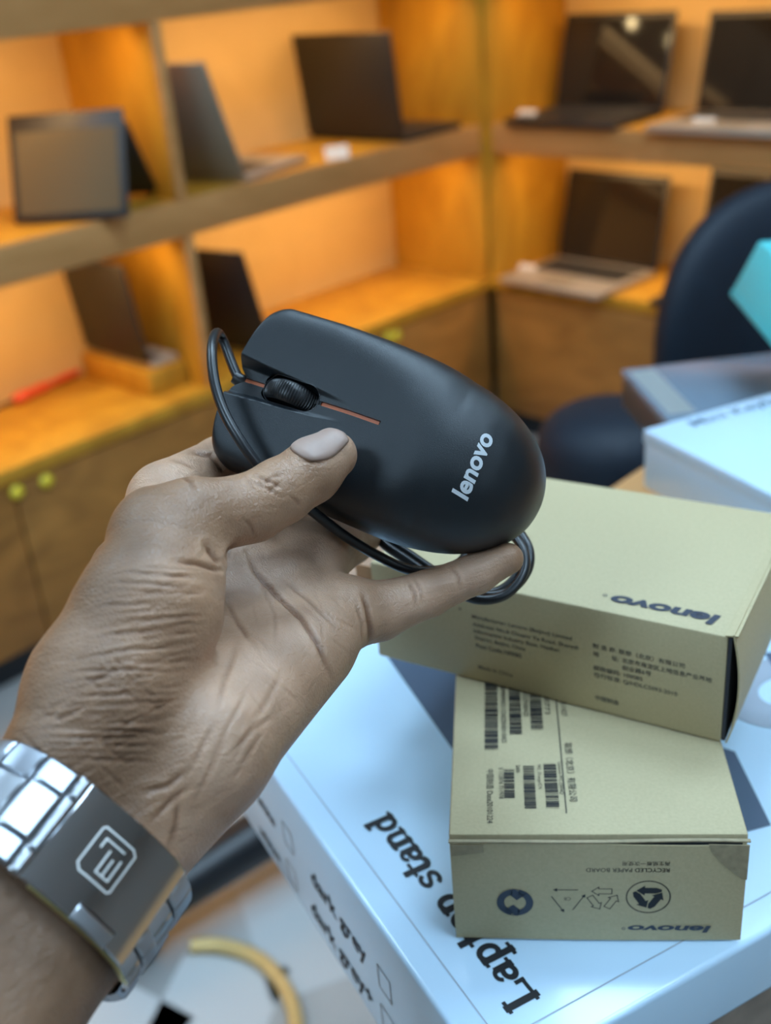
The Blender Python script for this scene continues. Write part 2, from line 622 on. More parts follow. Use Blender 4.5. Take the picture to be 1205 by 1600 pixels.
def shelving(label, axis, length, dividers, doors, tags):
    """axis 'y': run along -Y with its front facing +X; axis 'x': run along +X with its front facing -Y"""
    t = thing('display_shelving', label, 'shelving', (CX, CY, 0))

    def B(name, s0, s1, d0, d1, z0, z1, m, parent=t, bev=0.0):
        if axis == 'y':
            return box(name, (d1 - d0, s1 - s0, z1 - z0), m, parent, c=(-(d0 + d1) / 2, -(s0 + s1) / 2, z0), bev=bev)
        return box(name, (s1 - s0, d1 - d0, z1 - z0), m, parent, c=((s0 + s1) / 2, (d0 + d1) / 2, z0), bev=bev)

    e = 0.014
    B('back_panel', 0.02, length, DEP - 0.012, DEP, 0.0, CZ + 0.75, MT['back'])
    B('countertop', 0.0, length, -0.012, DEP - 0.0125, Z_CT - 0.03, Z_CT, MT['wood'], bev=0.003)
    ms = B('shelf_board', 0.0205, length, e, DEP - 0.0125, Z_MB + 0.012, Z_MT, MT['wood'])
    B('edge_trim', 0.0205, length, 0.0, e - 0.0005, Z_MB, Z_MT, MT['wood_edge'], ms, 0.002)
    hd = B('header_board', 0.0205, length, e, DEP - 0.0125, Z_HB, Z_HT, MT['wood'])
    B('edge_trim', 0.0205, length, 0.0, e - 0.0005, Z_HB - 0.012, Z_HT + 0.20, MT['wood_edge'], hd, 0.002)
    B('top_board', 0.0205, length, 0.0, DEP - 0.0125, CZ + 0.40, CZ + 0.44, MT['wood'])
    B('end_panel', 0.0, 0.0200, 0.0, DEP - 0.0125, Z_CT + 0.0005, CZ + 0.75, MT['wood'])
    for s in dividers:
        for z0, z1 in ((Z_CT + 0.0005, Z_MB - 0.0005), (Z_MT + 0.0005, Z_HB - 0.0125), (Z_HT + 0.0005, CZ + 0.399)):
            dv = B('divider', s - 0.011, s + 0.011, e, DEP - 0.0125, z0, z1, MT['wood'])
            B('edge_trim', s - 0.011, s + 0.011, 0.0, e - 0.0005, z0, z1, MT['wood_edge'], dv, 0.002)
    # cabinet under the countertop
    B('plinth', 0.0, length, 0.03, 0.05, 0.0, 0.07, MT['black_plastic'])
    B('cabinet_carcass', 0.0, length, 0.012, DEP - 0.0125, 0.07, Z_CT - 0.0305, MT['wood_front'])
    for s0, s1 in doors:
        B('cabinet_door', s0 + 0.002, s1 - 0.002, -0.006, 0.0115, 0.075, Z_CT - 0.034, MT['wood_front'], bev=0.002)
    # strip lights under the boards
    edges = [0.03] + [d for d in dividers] + [length]
    for a, b in zip(edges[:-1], edges[1:]):
        for z in (Z_HB, Z_MB + 0.012):
            st = B('led_strip', a + 0.05, b - 0.05, 0.030, 0.042, z - 0.007, z - 0.0005, MT['led_glow'])
            mid, ln = (a + b) / 2, b - a - 0.12
            if axis == 'y':
                area_light('strip_light', (-0.07, -mid, z - 0.012), (0.03, ln), 2.6 * ln, WARM, (0, math.radians(28), 0), t)
            else:
                area_light('strip_light', (mid, 0.07, z - 0.012), (ln, 0.03), 2.6 * ln, WARM, (math.radians(28), 0, 0), t)
    for s, dz in tags:
        if axis == 'y':
            v, f = lathe([(0.0, 0), (0.009, 0), (0.014, 0.004), (0.014, 0.008), (0.0, 0.010)], 16)
            v = [(c, a, b) for a, b, c in v]
            obj('lock_tag', v, f, MT['yellow'], t, loc=(0.0065, -s, Z_CT + dz), smooth=True)
    return t


shelving('long wooden display shelving along the left wall with a silver laptop on it', 'y', 3.2, (0.976, 2.0),
         ((0.02, 0.75), (0.75, 1.48), (1.48, 2.21), (2.21, 3.15)), ((1.413, -0.052), (1.477, -0.050), (0.43, -0.045), (0.40, -0.05)))
shelving('wooden display shelving on the far wall behind the dark swivel chair', 'x', 2.6, (0.95, 1.8),
         ((0.02, 0.65), (0.65, 1.3), (1.3, 1.95), (1.95, 2.58)), ())


# ------------------------------------------------------------------ laptops on the shelves
def sh(run, s, d, z):
    return (CX - d, CY - s, z) if run == 'y' else (CX + s, CY + d, z)


def laptop(label, loc, yaw, wd=0.32, dp=0.215, lid_h=0.21, lean=18, body='laptop_black', lidm='laptop_black', scr='screen',
           deck='keys'):
    """hinge at the origin along x; the keyboard faces -y"""
    t = thing('laptop', label, 'laptop', loc, yaw, 'laptops on the shelves')
    b = box('base', (wd, dp, 0.015), MT[body], t, c=(0, -dp / 2, 0.001), bev=0.003)
    V, F = [], []
    nx, ny = 13, 5
    kw, kd = wd * 0.88 / nx, dp * 0.46 / ny
    for i in range(nx):
        for j in range(ny):
            v, f = rbox(kw * 0.86, kd * 0.84, 0.0018, c=(-wd * 0.44 + kw * (i + .5), -dp * 0.10 - kd * (j + .5), 0.0162))
            k = len(V)
            V += v
            F += [[q + k for q in p] for p in f]
    kb = obj('keyboard', V, F, MT[deck], t)
    kb['kind'] = 'stuff'
    box('touchpad', (wd * 0.30, dp * 0.28, 0.0008), MT['laptop_grey' if body != 'laptop_black' else 'black_plastic'], t,
        c=(0, -dp * 0.80, 0.0162))
    a = -math.radians(lean)
    ld = box('lid', (wd, 0.007, lid_h), MT[lidm], t, c=(0, 0.0045, 0.004), bev=0.002, rot=(a, 0, 0), loc=(0, 0, 0.012))
    box('display', (wd * 0.95, 0.001, lid_h * 0.90), MT[scr], ld, c=(0, 0.0003, 0.012))
    v, f = tube([(-wd * 0.38, 0.004, 0.0155), (wd * 0.38, 0.004, 0.0155)], 0.0045, 10)
    obj('hinge_barrel', v, f, MT['black_plastic'], t, smooth=True, sharp=40)
    return t


eps = 0.0005
# left run, upper tier
laptop('open silver laptop seen from behind on the left wall middle shelf', sh('y', 0.83, 0.15, Z_MT + eps),
       math.radians(180 + 13), 0.29, 0.23, 0.25, 20, 'laptop_silver', 'laptop_grey', 'screen')
laptop('large black laptop seen from behind on the middle shelf near the corner', sh('y', 0.305, 0.165, Z_MT + eps),
       math.radians(180 + 2), 0.32, 0.22, 0.235, 6)
# left run, lower tier
laptop('dark laptop standing on the counter right of the lower divider', sh('y', 0.80, 0.15, Z_CT + eps),
       math.radians(180 + 13), 0.26, 0.20, 0.255, 15, 'laptop_silver', 'laptop_black')
x, y, z = sh('y', 1.045, 0.19, Z_CT + eps)
tag(box('display_riser', (0.26, 0.10, 0.055), MT['wood'], loc=(x, y, z), bev=0.003), 'small wooden riser under the dark laptop left of the lower divider', 'riser')
laptop('dark laptop standing on a wooden riser left of the lower divider', (x, y - 0.03, z + 0.0555),
       math.radians(180), 0.24, 0.07, 0.215, 6, 'laptop_silver', 'laptop_black')
# far wall run
laptop('glossy black laptop mirroring two lamps on the far wall middle shelf', sh('x', 0.235, 0.20, Z_MT + eps), 0, 0.32, 0.22, 0.225, 14)
laptop('open laptop with pale base cut off by the upper right picture edge', sh('x', 0.655, 0.20, Z_MT + eps), 0, 0.34, 0.23, 0.22, 12,
       'laptop_silver')
laptop('open laptop with pale base on the counter below the far middle shelf', sh('x', 0.235, 0.20, Z_CT + eps), math.radians(-3), 0.32, 0.25, 0.235, 13,
       'laptop_silver')
laptop('laptop almost hidden behind the swivel chair backrest', sh('x', 0.68, 0.18, Z_CT + eps), 0, 0.33, 0.22, 0.27, 12)


def tent_laptop():
    x, y, z = sh('y', 1.155, 0.085, Z_MT + eps)
    t = thing('tent_laptop', 'convertible laptop folded into a tent with its grey screen out', 'laptop', (x, y, z), math.radians(38), 'laptops on the shelves')
    t.scale = (0.93, 0.93, 0.93)
    a = math.radians(21)
    l = box('lid', (0.245, 0.008, 0.215), MT['laptop_black'], t, c=(0, 0, -0.213), bev=0.003, rot=(-a, 0, 0), loc=(0, 0, 0.204))
    box('display', (0.215, 0.001, 0.165), MT['screen_dull'], l, c=(0.0, -0.0046, -0.198))
    box('base', (0.245, 0.012, 0.215), MT['laptop_black'], t, c=(0, 0.007, -0.213), bev=0.003, rot=(math.radians(40), 0, 0), loc=(0, 0.006, 0.171))
    v, f = tube([(-0.115, 0.006, 0.200), (0.115, 0.006, 0.200)], 0.006, 10)
    obj('hinge_barrel', v, f, MT['black_plastic'], t, smooth=True, sharp=40)


tent_laptop()


# small white price cards
def price_card(label, loc, yaw):
    t = thing('price_card', label, 'card', loc, yaw, 'price cards on the shelves')
    box('card_face', (0.055, 0.0015, 0.030), MT['tagcard'], t, c=(0, 0, 0.0), rot=(-0.45, 0, 0))
    box('card_foot', (0.055, 0.016, 0.0012), MT['tagcard'], t, c=(0, 0.009, 0.0))


price_card('small white card beside the big black laptop near the corner', sh('y', 0.52, 0.015, Z_MT + eps), math.radians(60))
price_card('small white card left of the lamp mirroring laptop', sh('x', 0.09, 0.05, Z_MT + eps), 0)
price_card('small white card before the pale based laptop at the upper right', sh('x', 0.60, 0.02, Z_MT + eps), 0)
price_card('small white card on the far counter near the corner', sh('x', 0.08, 0.05, Z_CT + eps), 0)

# red screwdriver on the left counter
x, y, z = sh('y', 1.24, 0.30, Z_CT + 0.0135)
t = thing('screwdriver', 'red handled screwdriver lying on the left counter', 'screwdriver', (x, y, z), math.radians(102))
v, f = lathe([(0.006, -0.055), (0.012, -0.05), (0.013, -0.02), (0.010, 0.0), (0.012, 0.03), (0.008, 0.05), (0.005, 0.055)], 14)
obj('handle', [(b, a, c) for a, c, b in v], f, MT['red'], t, smooth=True)
v, f = tube([(-0.053, 0, 0), (-0.10, 0, 0), (-0.13, 0, 0)], [0.004, 0.0035, 0.003], 10)
obj('blade', v, f, MT['black_plastic'], t, smooth=True, sharp=40)
v, f = tube([(0.05, 0, 0), (0.10, 0, 0), (0.14, 0, 0)], [0.006, 0.0085, 0.006], 10)
obj('handle_tail', v, f, MT['red'], t, smooth=True, sharp=40)


# two small round spot lamps on the left run's fascia (the glossy laptop display mirrors them)
for (yy, zz), lab in (((2.206, 1.234), 'round warm spot lamp on the shelf fascia nearer the corner'), ((1.966, 1.278), 'round warm spot lamp on the shelf fascia further from the corner')):
    t = thing('spot_lamp', lab, 'lamp', (CX + 0.0005, yy, zz), 0, 'spot lamps on the fascia')
    v, f = lathe([(0.0, 0.0), (0.030, 0.0), (0.030, 0.010), (0.024, 0.014), (0.021, 0.014)], 24)
    obj('housing', [(c, a, b) for a, b, c in v], f, MT['black_plastic'], t, smooth=True, sharp=40)
    v, f = lathe([(0.0, 0.0142), (0.020, 0.0142), (0.017, 0.017), (0.0, 0.0185)], 24)
    obj('lens', [(c, a, b) for a, b, c in v], f, MT['bulb_glow'], t, smooth=True)

# ------------------------------------------------------------------ table, chair, floor things
HW = 0.3018                                    # depth of the white carton's top below the camera
Z_TAB = CZ - HW - 0.0650
yt = 0.78006 + YAW                             # the table stands parallel to the shelving


def place(calx, caly):
    return cw(calx, caly)[:2]


q0 = place(-0.063, 0.508)                      # table corner nearest the camera
t = thing('table', 'plain wooden table under the cartons', 'table', (q0[0], q0[1], 0), yt)
TL_, TW_ = 0.80, 0.70
box('tabletop', (TL_, TW_, 0.03), MT['wood_table'], t, c=(TL_ / 2, -TW_ / 2, Z_TAB - 0.03), bev=0.004)
for a, b in ((0.06, -0.06), (TL_ - 0.06, -0.06), (0.06, -TW_ + 0.06), (TL_ - 0.06, -TW_ + 0.06)):
    box('leg', (0.045, 0.045, Z_TAB - 0.031), MT['black_plastic'], t, c=(a, b, 0), bev=0.003)


def cushion(sx, sy, sz, e1=0.5, e2=0.4, nu=40, nv=24, groove=None):
    """superellipsoid cushion centred on the origin"""
    V, F = [], []

    def pw(c, e):
        return math.copysign(abs(c) ** e, c)
    for j in range(nv + 1):
        ph = -PI / 2 + PI * j / nv
        for i in range(nu):
            th = 2 * PI * i / nu
            x = pw(math.cos(ph), e1) * pw(math.cos(th), e2)
            y = pw(math.cos(ph), e1) * pw(math.sin(th), e2)
            z = pw(math.sin(ph), e1)
            k = groove(x, y, z) if groove else 1.0
            V.append((x * sx * k, y * sy * k, z * sz))
    for j in range(nv):
        for i in range(nu):
            k = (i + 1) % nu
            F.append((j * nu + i, j * nu + k, (j + 1) * nu + k, (j + 1) * nu + i))
    return V, F


def swivel_chair():
    bx, by = place(0.612, 1.50)
    t = thing('swivel_chair', 'dark leather swivel chair with rounded backrest behind the table', 'chair', (bx, by, 0), YAW + math.radians(14))
    # local: the sitter faces -y
    zb = CZ - 0.538
    v, f = cushion(0.225, 0.06, 0.215, 0.85, 0.85, 56, 44)
    v = [(a, b - 0.05 * (1 - (a / 0.235) ** 2) * -1, c + zb) for a, b, c in v]
    bk = obj('backrest', v, f, MT['leather'], t, smooth=True)
    for zz in (0.035, -0.10):
        pts = [(x_, 0.05 * (1 - (x_ / 0.235) ** 2) - 0.057 * max(0.0, 1 - (x_ / 0.22) ** 2) ** 0.5 - 0.0, zb + zz) for x_ in np.linspace(-0.205, 0.205, 40)]
        v, f = tube(pts, 0.005, 8)
        obj('seam', v, f, MT['leather_hi'], bk, smooth=True)
    v, f = cushion(0.125, 0.035, 0.13, 0.7, 0.8, 40, 24)
    obj('back_pad', [(a, b + 0.008, c + zb + 0.0) for a, b, c in v], f, MT['leather'], t, smooth=True)
    v, f = cushion(0.25, 0.24, 0.05, 0.6, 0.7, 48, 20)
    obj('seat', [(a, b - 0.24, c + 0.46) for a, b, c in v], f, MT['leather'], t, smooth=True)
    v, f = tube([(0, 0.06, zb - 0.2), (0, 0.06, 0.42), (0, -0.1, 0.40)], 0.02, 12)
    obj('back_bracket', v, f, MT['black_plastic'], t, smooth=True)
    v, f = tube([(0, -0.24, 0.42), (0, -0.24, 0.09)], 0.025, 14)
    obj('gas_column', v, f, MT['black_plastic'], t, smooth=True, sharp=40)
    for k in range(5):
        a = 2 * PI * k / 5 + 0.3
        d = np.array([math.cos(a), math.sin(a), 0])
        o = np.array([0, -0.24, 0])
        v, f = tube([o + [0, 0, 0.10], o + d * 0.24 + [0, 0, 0.075]], [0.028, 0.018], 10)
        lg = obj('leg', v, f, MT['black_plastic'], t, smooth=True, sharp=40)
        v, f = lathe([(0.0, -0.02), (0.026, -0.02), (0.03, -0.014), (0.03, 0.014), (0.026, 0.02), (0.0, 0.02)], 18)
        c = o + d * 0.23 + [0, 0, 0.0305]
        obj('caster', [c + np.array([q[2] * -d[1] + q[0] * d[0], q[2] * d[0] + q[0] * d[1], q[1]]) for q in v], f, MT['black_plastic'], lg, smooth=True, sharp=40)
    for s in (-1, 1):
        v, f = tube([(s * 0.22, -0.02, 0.62), (s * 0.27, -0.10, 0.655), (s * 0.27, -0.28, 0.65), (s * 0.255, -0.33, 0.58), (s * 0.22, -0.28, 0.47)], 0.018, 10)
        obj('armrest', v, f, MT['black_plastic'], t, smooth=True)
    return t


swivel_chair()

# round seat of a stool between the chair and the table
sx_, sy_ = place(0.275, 1.20)
t = thing('stool', 'round dark leather stool peeping out behind the brown cartons', 'stool', (sx_, sy_, 0), 0.3)
zs = CZ - 0.555
v, f = cushion(0.090, 0.090, 0.062, 0.75, 1.0, 48, 24)
obj('seat', [(a, b, c + zs) for a, b, c in v], f, MT['leather'], t, smooth=True)
v, f = tube([(0, 0, zs - 0.058), (0, 0, 0.06)], 0.028, 14)
obj('post', v, f, MT['black_plastic'], t, smooth=True, sharp=40)
v, f = lathe([(0.0, 0), (0.10, 0), (0.10, 0.012), (0.04, 0.05), (0.03, 0.062)], 28)
obj('foot_plate', v, f, MT['black_plastic'], t, smooth=True, sharp=40)

# black swivel base on the floor below the hand
hx, hy = place(0.0, 1.44)
t = thing('chair_base', 'black five-armed swivel chair base on the floor below the wrist', 'chair base', (hx, hy, 0))
a0 = math.atan2(*(np.array(place(-0.40, 1.165)) - [hx, hy])[::-1])
for k in range(5):
    a = a0 + 2 * PI * k / 5
    d = np.array([math.cos(a), math.sin(a), 0])
    v, f = tube([[0, 0, 0.12], d * 0.25 + [0, 0, 0.10], d * 0.56 + [0, 0, 0.075]], [0.046, 0.042, 0.034], 12)
    lg = obj('leg', v, f, MT['black_plastic'], t, smooth=True, sharp=40)
    v, f = lathe([(0.0, -0.022), (0.024, -0.022), (0.0295, -0.014), (0.0295, 0.014), (0.024, 0.022), (0.0, 0.022)], 18)
    c = d * 0.50 + [0, 0, 0.03]
    e = np.array([-d[1], d[0], 0])
    obj('caster', [c + e * q[2] + d * q[0] + np.array([0, 0, q[1]]) for q in v], f, MT['black_plastic'], lg, smooth=True, sharp=40)
v, f = lathe([(0.045, 0.085), (0.05, 0.10), (0.045, 0.15), (0.028, 0.17), (0.028, 0.30)], 20)
obj('hub', v, f, MT['black_plastic'], t, smooth=True, sharp=40)

# yellow sleeve lying in a curve on the floor, sheets of paper
pts = [place(*q) for q in ((-0.335, 1.160), (-0.29, 1.155), (-0.235, 1.125), (-0.195, 1.07), (-0.178, 1.01), (-0.18, 0.94), (-0.21, 0.88))]
v, f = tube(spline([(a, b, 0.0115) for a, b in pts], 10), 0.011, 12)
tag(obj('yellow_hose', v, f, MT['gold'], smooth=True, sharp=50), 'gold yellow hose lying in a curve on the floor', 'hose')
for (cx_, cy_, r_, s_), lab in ((((-0.30, 1.03, 0.5, 0.16)), 'white paper sheet inside the curve of the yellow hose'),
                                ((-0.16, 1.22, 1.1, 0.20), 'white paper sheet beside the white carton edge'),
                                ((-0.44, 1.00, 0.2, 0.15), 'white paper sheet at the bottom below the watch')):
    a, b = place(cx_, cy_)
    o = box('paper_sheet', (s_, s_ * 1.4, 0.0006), MT['paper'], loc=(a, b, 0.0004), rot=(0, 0, r_))
    tag(o, lab, 'paper', 'paper sheets on the floor')

# ------------------------------------------------------------------ cartons on the table
HL, BH, BL, BW = 0.2575, 0.0443, 0.1410, 0.0950   # drop of the lower carton's top, carton height, length, width
mm = 0.001


def sheet(fn, nu, nv, th):
    """thin curved card: fn(u, v) -> point, thickness th along the local normal"""
    P = np.array([[fn(i / nu, j / nv) for j in range(nv + 1)] for i in range(nu + 1)], float)
    du, dv = np.gradient(P, axis=0), np.gradient(P, axis=1)
    n = np.cross(du, dv)
    n /= np.linalg.norm(n, axis=2)[..., None] + 1e-12
    Q = P - n * th
    V = list(P.reshape(-1, 3)) + list(Q.reshape(-1, 3))
    k = (nu + 1) * (nv + 1)
    I = lambda i, j: i * (nv + 1) + j
    F = []
    for i in range(nu):
        for j in range(nv):
            F.append((I(i, j), I(i + 1, j), I(i + 1, j + 1), I(i, j + 1)))
            F.append((k + I(i, j), k + I(i, j + 1), k + I(i + 1, j + 1), k + I(i + 1, j)))
    for i in range(nu):
        F.append((I(i, 0), k + I(i, 0), k + I(i + 1, 0), I(i + 1, 0)))
        F.append((I(i, nv), I(i + 1, nv), k + I(i + 1, nv), k + I(i, nv)))
    for j in range(nv):
        F.append((I(0, j), I(0, j + 1), k + I(0, j + 1), k + I(0, j)))
        F.append((I(nu, j), k + I(nu, j), k + I(nu, j + 1), I(nu, j + 1)))
    return V, F


# --- big white carton
c0 = cw(0.0167, 0.2144, -HW - 0.065)
yw = YAW + math.radians(26)
wc = thing('white_carton', 'large glossy white carton with bold serif lettering under the brown cartons', 'carton', tuple(c0), yw)
WX, WY, WH = 0.280, 0.270, 0.065
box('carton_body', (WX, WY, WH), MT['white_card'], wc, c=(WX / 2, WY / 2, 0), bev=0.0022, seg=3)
TOP = WH
X_, Y_, Z_ = np.eye(3)


def on_white(name, vf, x, y, m, rot=0.0, lift=0.0002):
    ex = np.array([math.cos(rot), math.sin(rot), 0])
    ey = np.array([-math.sin(rot), math.cos(rot), 0])
    return decal(name, vf, (x * mm, y * mm, TOP), ex, ey, m, wc, lift)


# photo print of the stand: slate shapes running under the brown cartons
on_white('stand_picture', poly2((.081, .2175), (.0708, .139), (.137, .038), (.147, .0356), (.166, .074), (.128, .150), (.104, .205)), 0, 0, MT['print_grey'])
on_white('arm_picture', ring2(.212, .092, .012, .030, 0.2, 5.2, 40, 0.8), 0, 0, MT['print_mid'])
on_white('arm_picture', poly2((.205, .070), (.222, .078), (.240, .112), (.226, .118)), 0, 0, MT['print_grey'], lift=0.0004)
on_white('crease_line', stroke2([(.0105, .2600), (.0105, .0120), (.2450, .0120)], .0005), 0, 0, MT['print_mid'])
# the big lettering reads away from the viewer along the left edge
LS = slab_serif('Laptop stand', 0.1025, 0.0165)
lw = decal('lettering', (LS[0], LS[1]), (0.0345, 0.0185, TOP), Y_, -X_, MT['ink'], wc, stagger=1.2e-6)
lw['label'] = 'bold black serif words'


def on_left(name, vf, y, z, m):
    return decal(name, vf, (0, y * mm, WH + z * mm), -Y_, Z_, m, wc)


def print_line(name, body, width, height=None):
    return fit(text2d(body), width=width, height=height)


for body, y0, z0, wd in (('white', 196, -35.5, 0.0210), ('white+', 200, -57.5, 0.0250), ('dark grey', 136.5, -37.5, 0.0490), ('dark grey+', 142.0, -59.5, 0.0560)):
    o = on_left('side_lettering', fit(text2d(body, bold=0.022), width=wd), y0, z0, MT['ink'])
for y0, z0 in ((164, -34), (166, -57), (77.5, -35), (78.5, -57)):
    on_left('tick_box', stroke2([(0, 0), (.0095, 0), (.0095, .0115), (0, .0115)], .0006, True), y0, z0, MT['ink_soft'])
decal('photo_strip', rect2(.05, .001, .245, .036), (0, 0, 0), X_, Z_, MT['print_brown'], wc)


# --- brown mouse cartons
def kraft_box(label, calxy, calyaw, drop_bottom, lx, ly):
    p = cw(calxy[0], calxy[1], -drop_bottom)
    return thing('brown_carton', label, 'carton', tuple(p), YAW + calyaw, 'brown mouse cartons')


# lower carton: its short end faces the camera
lo = kraft_box('lower brown carton with barcodes on top and recycling marks on its end', (0.043 * HL, 1.0568 * HL), math.radians(-7.0), HL + BH - 0.0002, BW, BL)
box('carton_body', (BW, BL - 0.0016, BH), MT['kraft'], lo, c=(BW / 2, BL / 2 + 0.0008, 0), bev=0.0011)
box('end_gap_shade', (BW - 0.004, 0.0006, BH - 0.004), MT['gap_shade'], lo, c=(BW / 2, 0.0005, 0.002))  # dark sheet painted as the shade behind the end panel
v, f = sheet(lambda u, v: (0.0004 + u * (BW - 0.0008), -0.0006 - 0.0006 * math.sin(PI * u), 0.0006 + v * (BH - 0.0022 + 0.0006 * math.sin(5 * u))), 16, 8, -0.0005)
ep = obj('end_panel', v, f, MT['kraft'], lo, smooth=True, sharp=40)
v, f = sheet(lambda u, v: (0.0006 + u * 0.0105, -0.0016 - 0.0004 * u, BH - 0.0016 - v * (0.0048 - 0.002 * u)), 4, 4, -0.0004)
obj('dust_flap', v, f, MT['kraft_edge'], lo, smooth=True, sharp=40)
v, f = sheet(lambda u, v: (BW - 0.0003 - u * (0.0125 - 0.011 * v ** 1.5), -0.0019 + 0.0004 * u, BH - 0.0015 - v * 0.0145), 6, 6, 0.0004)
obj('dust_flap', v, f, MT['kraft_edge'], lo, smooth=True, sharp=40)
v, f = sheet(lambda u, v: (u * BW, -0.0016 + v * 0.0012 - 0.0003 * math.sin(6 * u), BH - 0.0002 + 0.0002 * math.sin(9 * u)), 20, 2, 0.0005)
obj('lid_edge', v, f, MT['kraft_edge'], lo, smooth=True, sharp=40)


def lo_top(name, vf, x, y, ex, ey, m=None):
    return decal(name, vf, (x * mm, y * mm, BH), ex, ey, m or MT['ink_soft'], lo, 0.00025)


def barcode(w_, h_, seed):
    rnd = random.Random(seed)
    out, x = [], 0.0
    while x < w_:
        b = rnd.choice((.0003, .0003, .0006, .0009))
        out.append(rect2(x, 0, min(x + b, w_), h_))
        x += b + rnd.choice((.0003, .0003, .0006))
    return join2(*out)


# print on the top reads towards the viewer (text direction -y, letter tops +x)
for x0, x1, ya, yb, sd in ((11.5, 16.4, 86, 43.8, 1), (20.6, 25.1, 86, 51.9, 2), (28.4, 32.9, 86, 55.0, 3), (18.2, 21.8, 33, 18.2, 4), (24.9, 28.8, 34.8, 13.3, 5), (32.0, 36.4, 35.8, 13.5, 6)):
    lo_top('barcode', barcode((ya - yb) * mm, (x1 - x0) * mm, sd), x0, ya, -Y_, X_, MT['ink'])
lo_top('rule', rect2(0, 0, .075, .0004), 38.3, 86, -Y_, X_, MT['ink'])
for body, x0, ya, yb, h in (('S/N:06P4069NR311CN0Z0N03110425', 17.6, 86, 47.6, 1.9), ('P/N:45K0ZN0042S', 26.0, 86, 62.7, 1.9), ('41U0773', 33.9, 82, 63.9, 1.9),
                            ('TEL:400-990-1427', 40.0, 86, 62.6, 2.0), ('中国制造 Date20101224', 12.2, 33.2, 6.5, 2.6), ('5 112876 711978', 16.5, 34, 18.2, 1.5),
                            ('EAN', 22.4, 35.1, 31.5, 1.5), ('MO_Orange/CN', 29.5, 35.5, 23.0, 1.6), ('Lenovo P/C:2504Q', 36.8, 36.6, 20.3, 1.4), ('联想（北京）有限公司', 39.8, 47.2, 16.8, 2.9)):
    lo_top('printed_text', fit(text2d(body), width=(ya - yb) * mm, height=h * mm), x0, ya, -Y_, X_, MT['ink'])


# marks on the end, all upside down: x runs right to left, tops point down
def lo_end(name, vf, x, z, m=None):
    return decal(name, vf, (x * mm, -0.0014, z * mm), -X_, -Z_, m or MT['ink'], lo, 0.0003)


lo_end('printed_text', fit(text2d('RECYCLED PAPER BOARD', bold=0.008), width=.0265, height=.0017), 70.4, 33.0)
lo_end('printed_text', fit(text2d('再生纸板一次使用'), width=.0150, height=.0019), 70.5, 35.9)
lo_end('brand_word', fit(text2d('lenovo', bold=0.035, shear=0.18), width=.0270, height=.0032), 84.7, 7.6, MT['ink_blue'])
lo_end('registered_mark', ring2(0, 0, .00035, .0006, n=16), 56.3, 6.0, MT['ink_blue'])


def arrow_tri(r, th, head, filled=True):
    """three arrows chasing round a triangle"""
    out = []
    for k in range(3):
        a = PI / 2 + 2 * PI * k / 3
        A = np.array([math.cos(a), math.sin(a)]) * r
        Bp = np.array([math.cos(a + 2 * PI / 3), math.sin(a + 2 * PI / 3)]) * r
        d = (Bp - A) / np.linalg.norm(Bp - A)
        n = np.array([-d[1], d[0]])
        s, e = A + (Bp - A) * 0.24, A + (Bp - A) * 0.62
        if filled:
            out.append(poly2(s - n * th, e - n * th, e + n * th, s + n * th))
            out.append(poly2(e - n * head, e + d * head * 1.25, e + n * head))
            c = A + (Bp - A) * 0.06 - n * 0
            out.append(poly2(s - n * th, s + n * th, c + n * th * 0.4, c - n * th * 0.4))
        else:
            out.append(stroke2([s - n * th, e - n * th, e - n * head, e + d * head * 1.2, e + n * head, e + n * th, s + n * th], r * 0.05, True))
    return join2(*out)


lo_end('recycling_mark', join2(ring2(0, 0, .0068, .0072, n=48), arrow_tri(.0056, .00125, .0022)), 64.0, 20.4)
lo_end('recycling_mark', arrow_tri(.0064, .0011, .0019, False), 49.4, 19.6)
cb = []
for k in range(3):
    a = PI / 2 + 2 * PI * k / 3
    A, Bp = (np.array([math.cos(a + q), math.sin(a + q)]) * .0052 for q in (0.35, 2 * PI / 3 - 0.35))
    d = (Bp - A) / np.linalg.norm(Bp - A)
    n = np.array([-d[1], d[0]])
    cb += [stroke2([A, Bp], .00035), poly2(Bp - n * .0008, Bp + d * .0014, Bp + n * .0008)]
tv, tf = fit(text2d('CB'), width=.0022, height=.0014)
cb.append((tv - [.0011, .0007], tf))
lo_end('recycling_mark', join2(*cb), 37.9, 19.4)
gd = join2(ring2(0, 0, .0036, .0058, PI * 0.55, PI * 1.42, 30), ring2(0, 0, .0036, .0058, -PI * 0.45, PI * 0.42, 30),
           poly2((-.0018, .0036), (-.0006, .0062), (.0036, .0036), (.0006, .0010)), poly2((.0018, -.0036), (.0006, -.0062), (-.0036, -.0036), (-.0006, -.0010)),
           ring2(0, 0, .0057, .0060, n=48))
lo_end('arrow_disc_mark', gd, 20.7, 17.6, MT['ink_blue'])

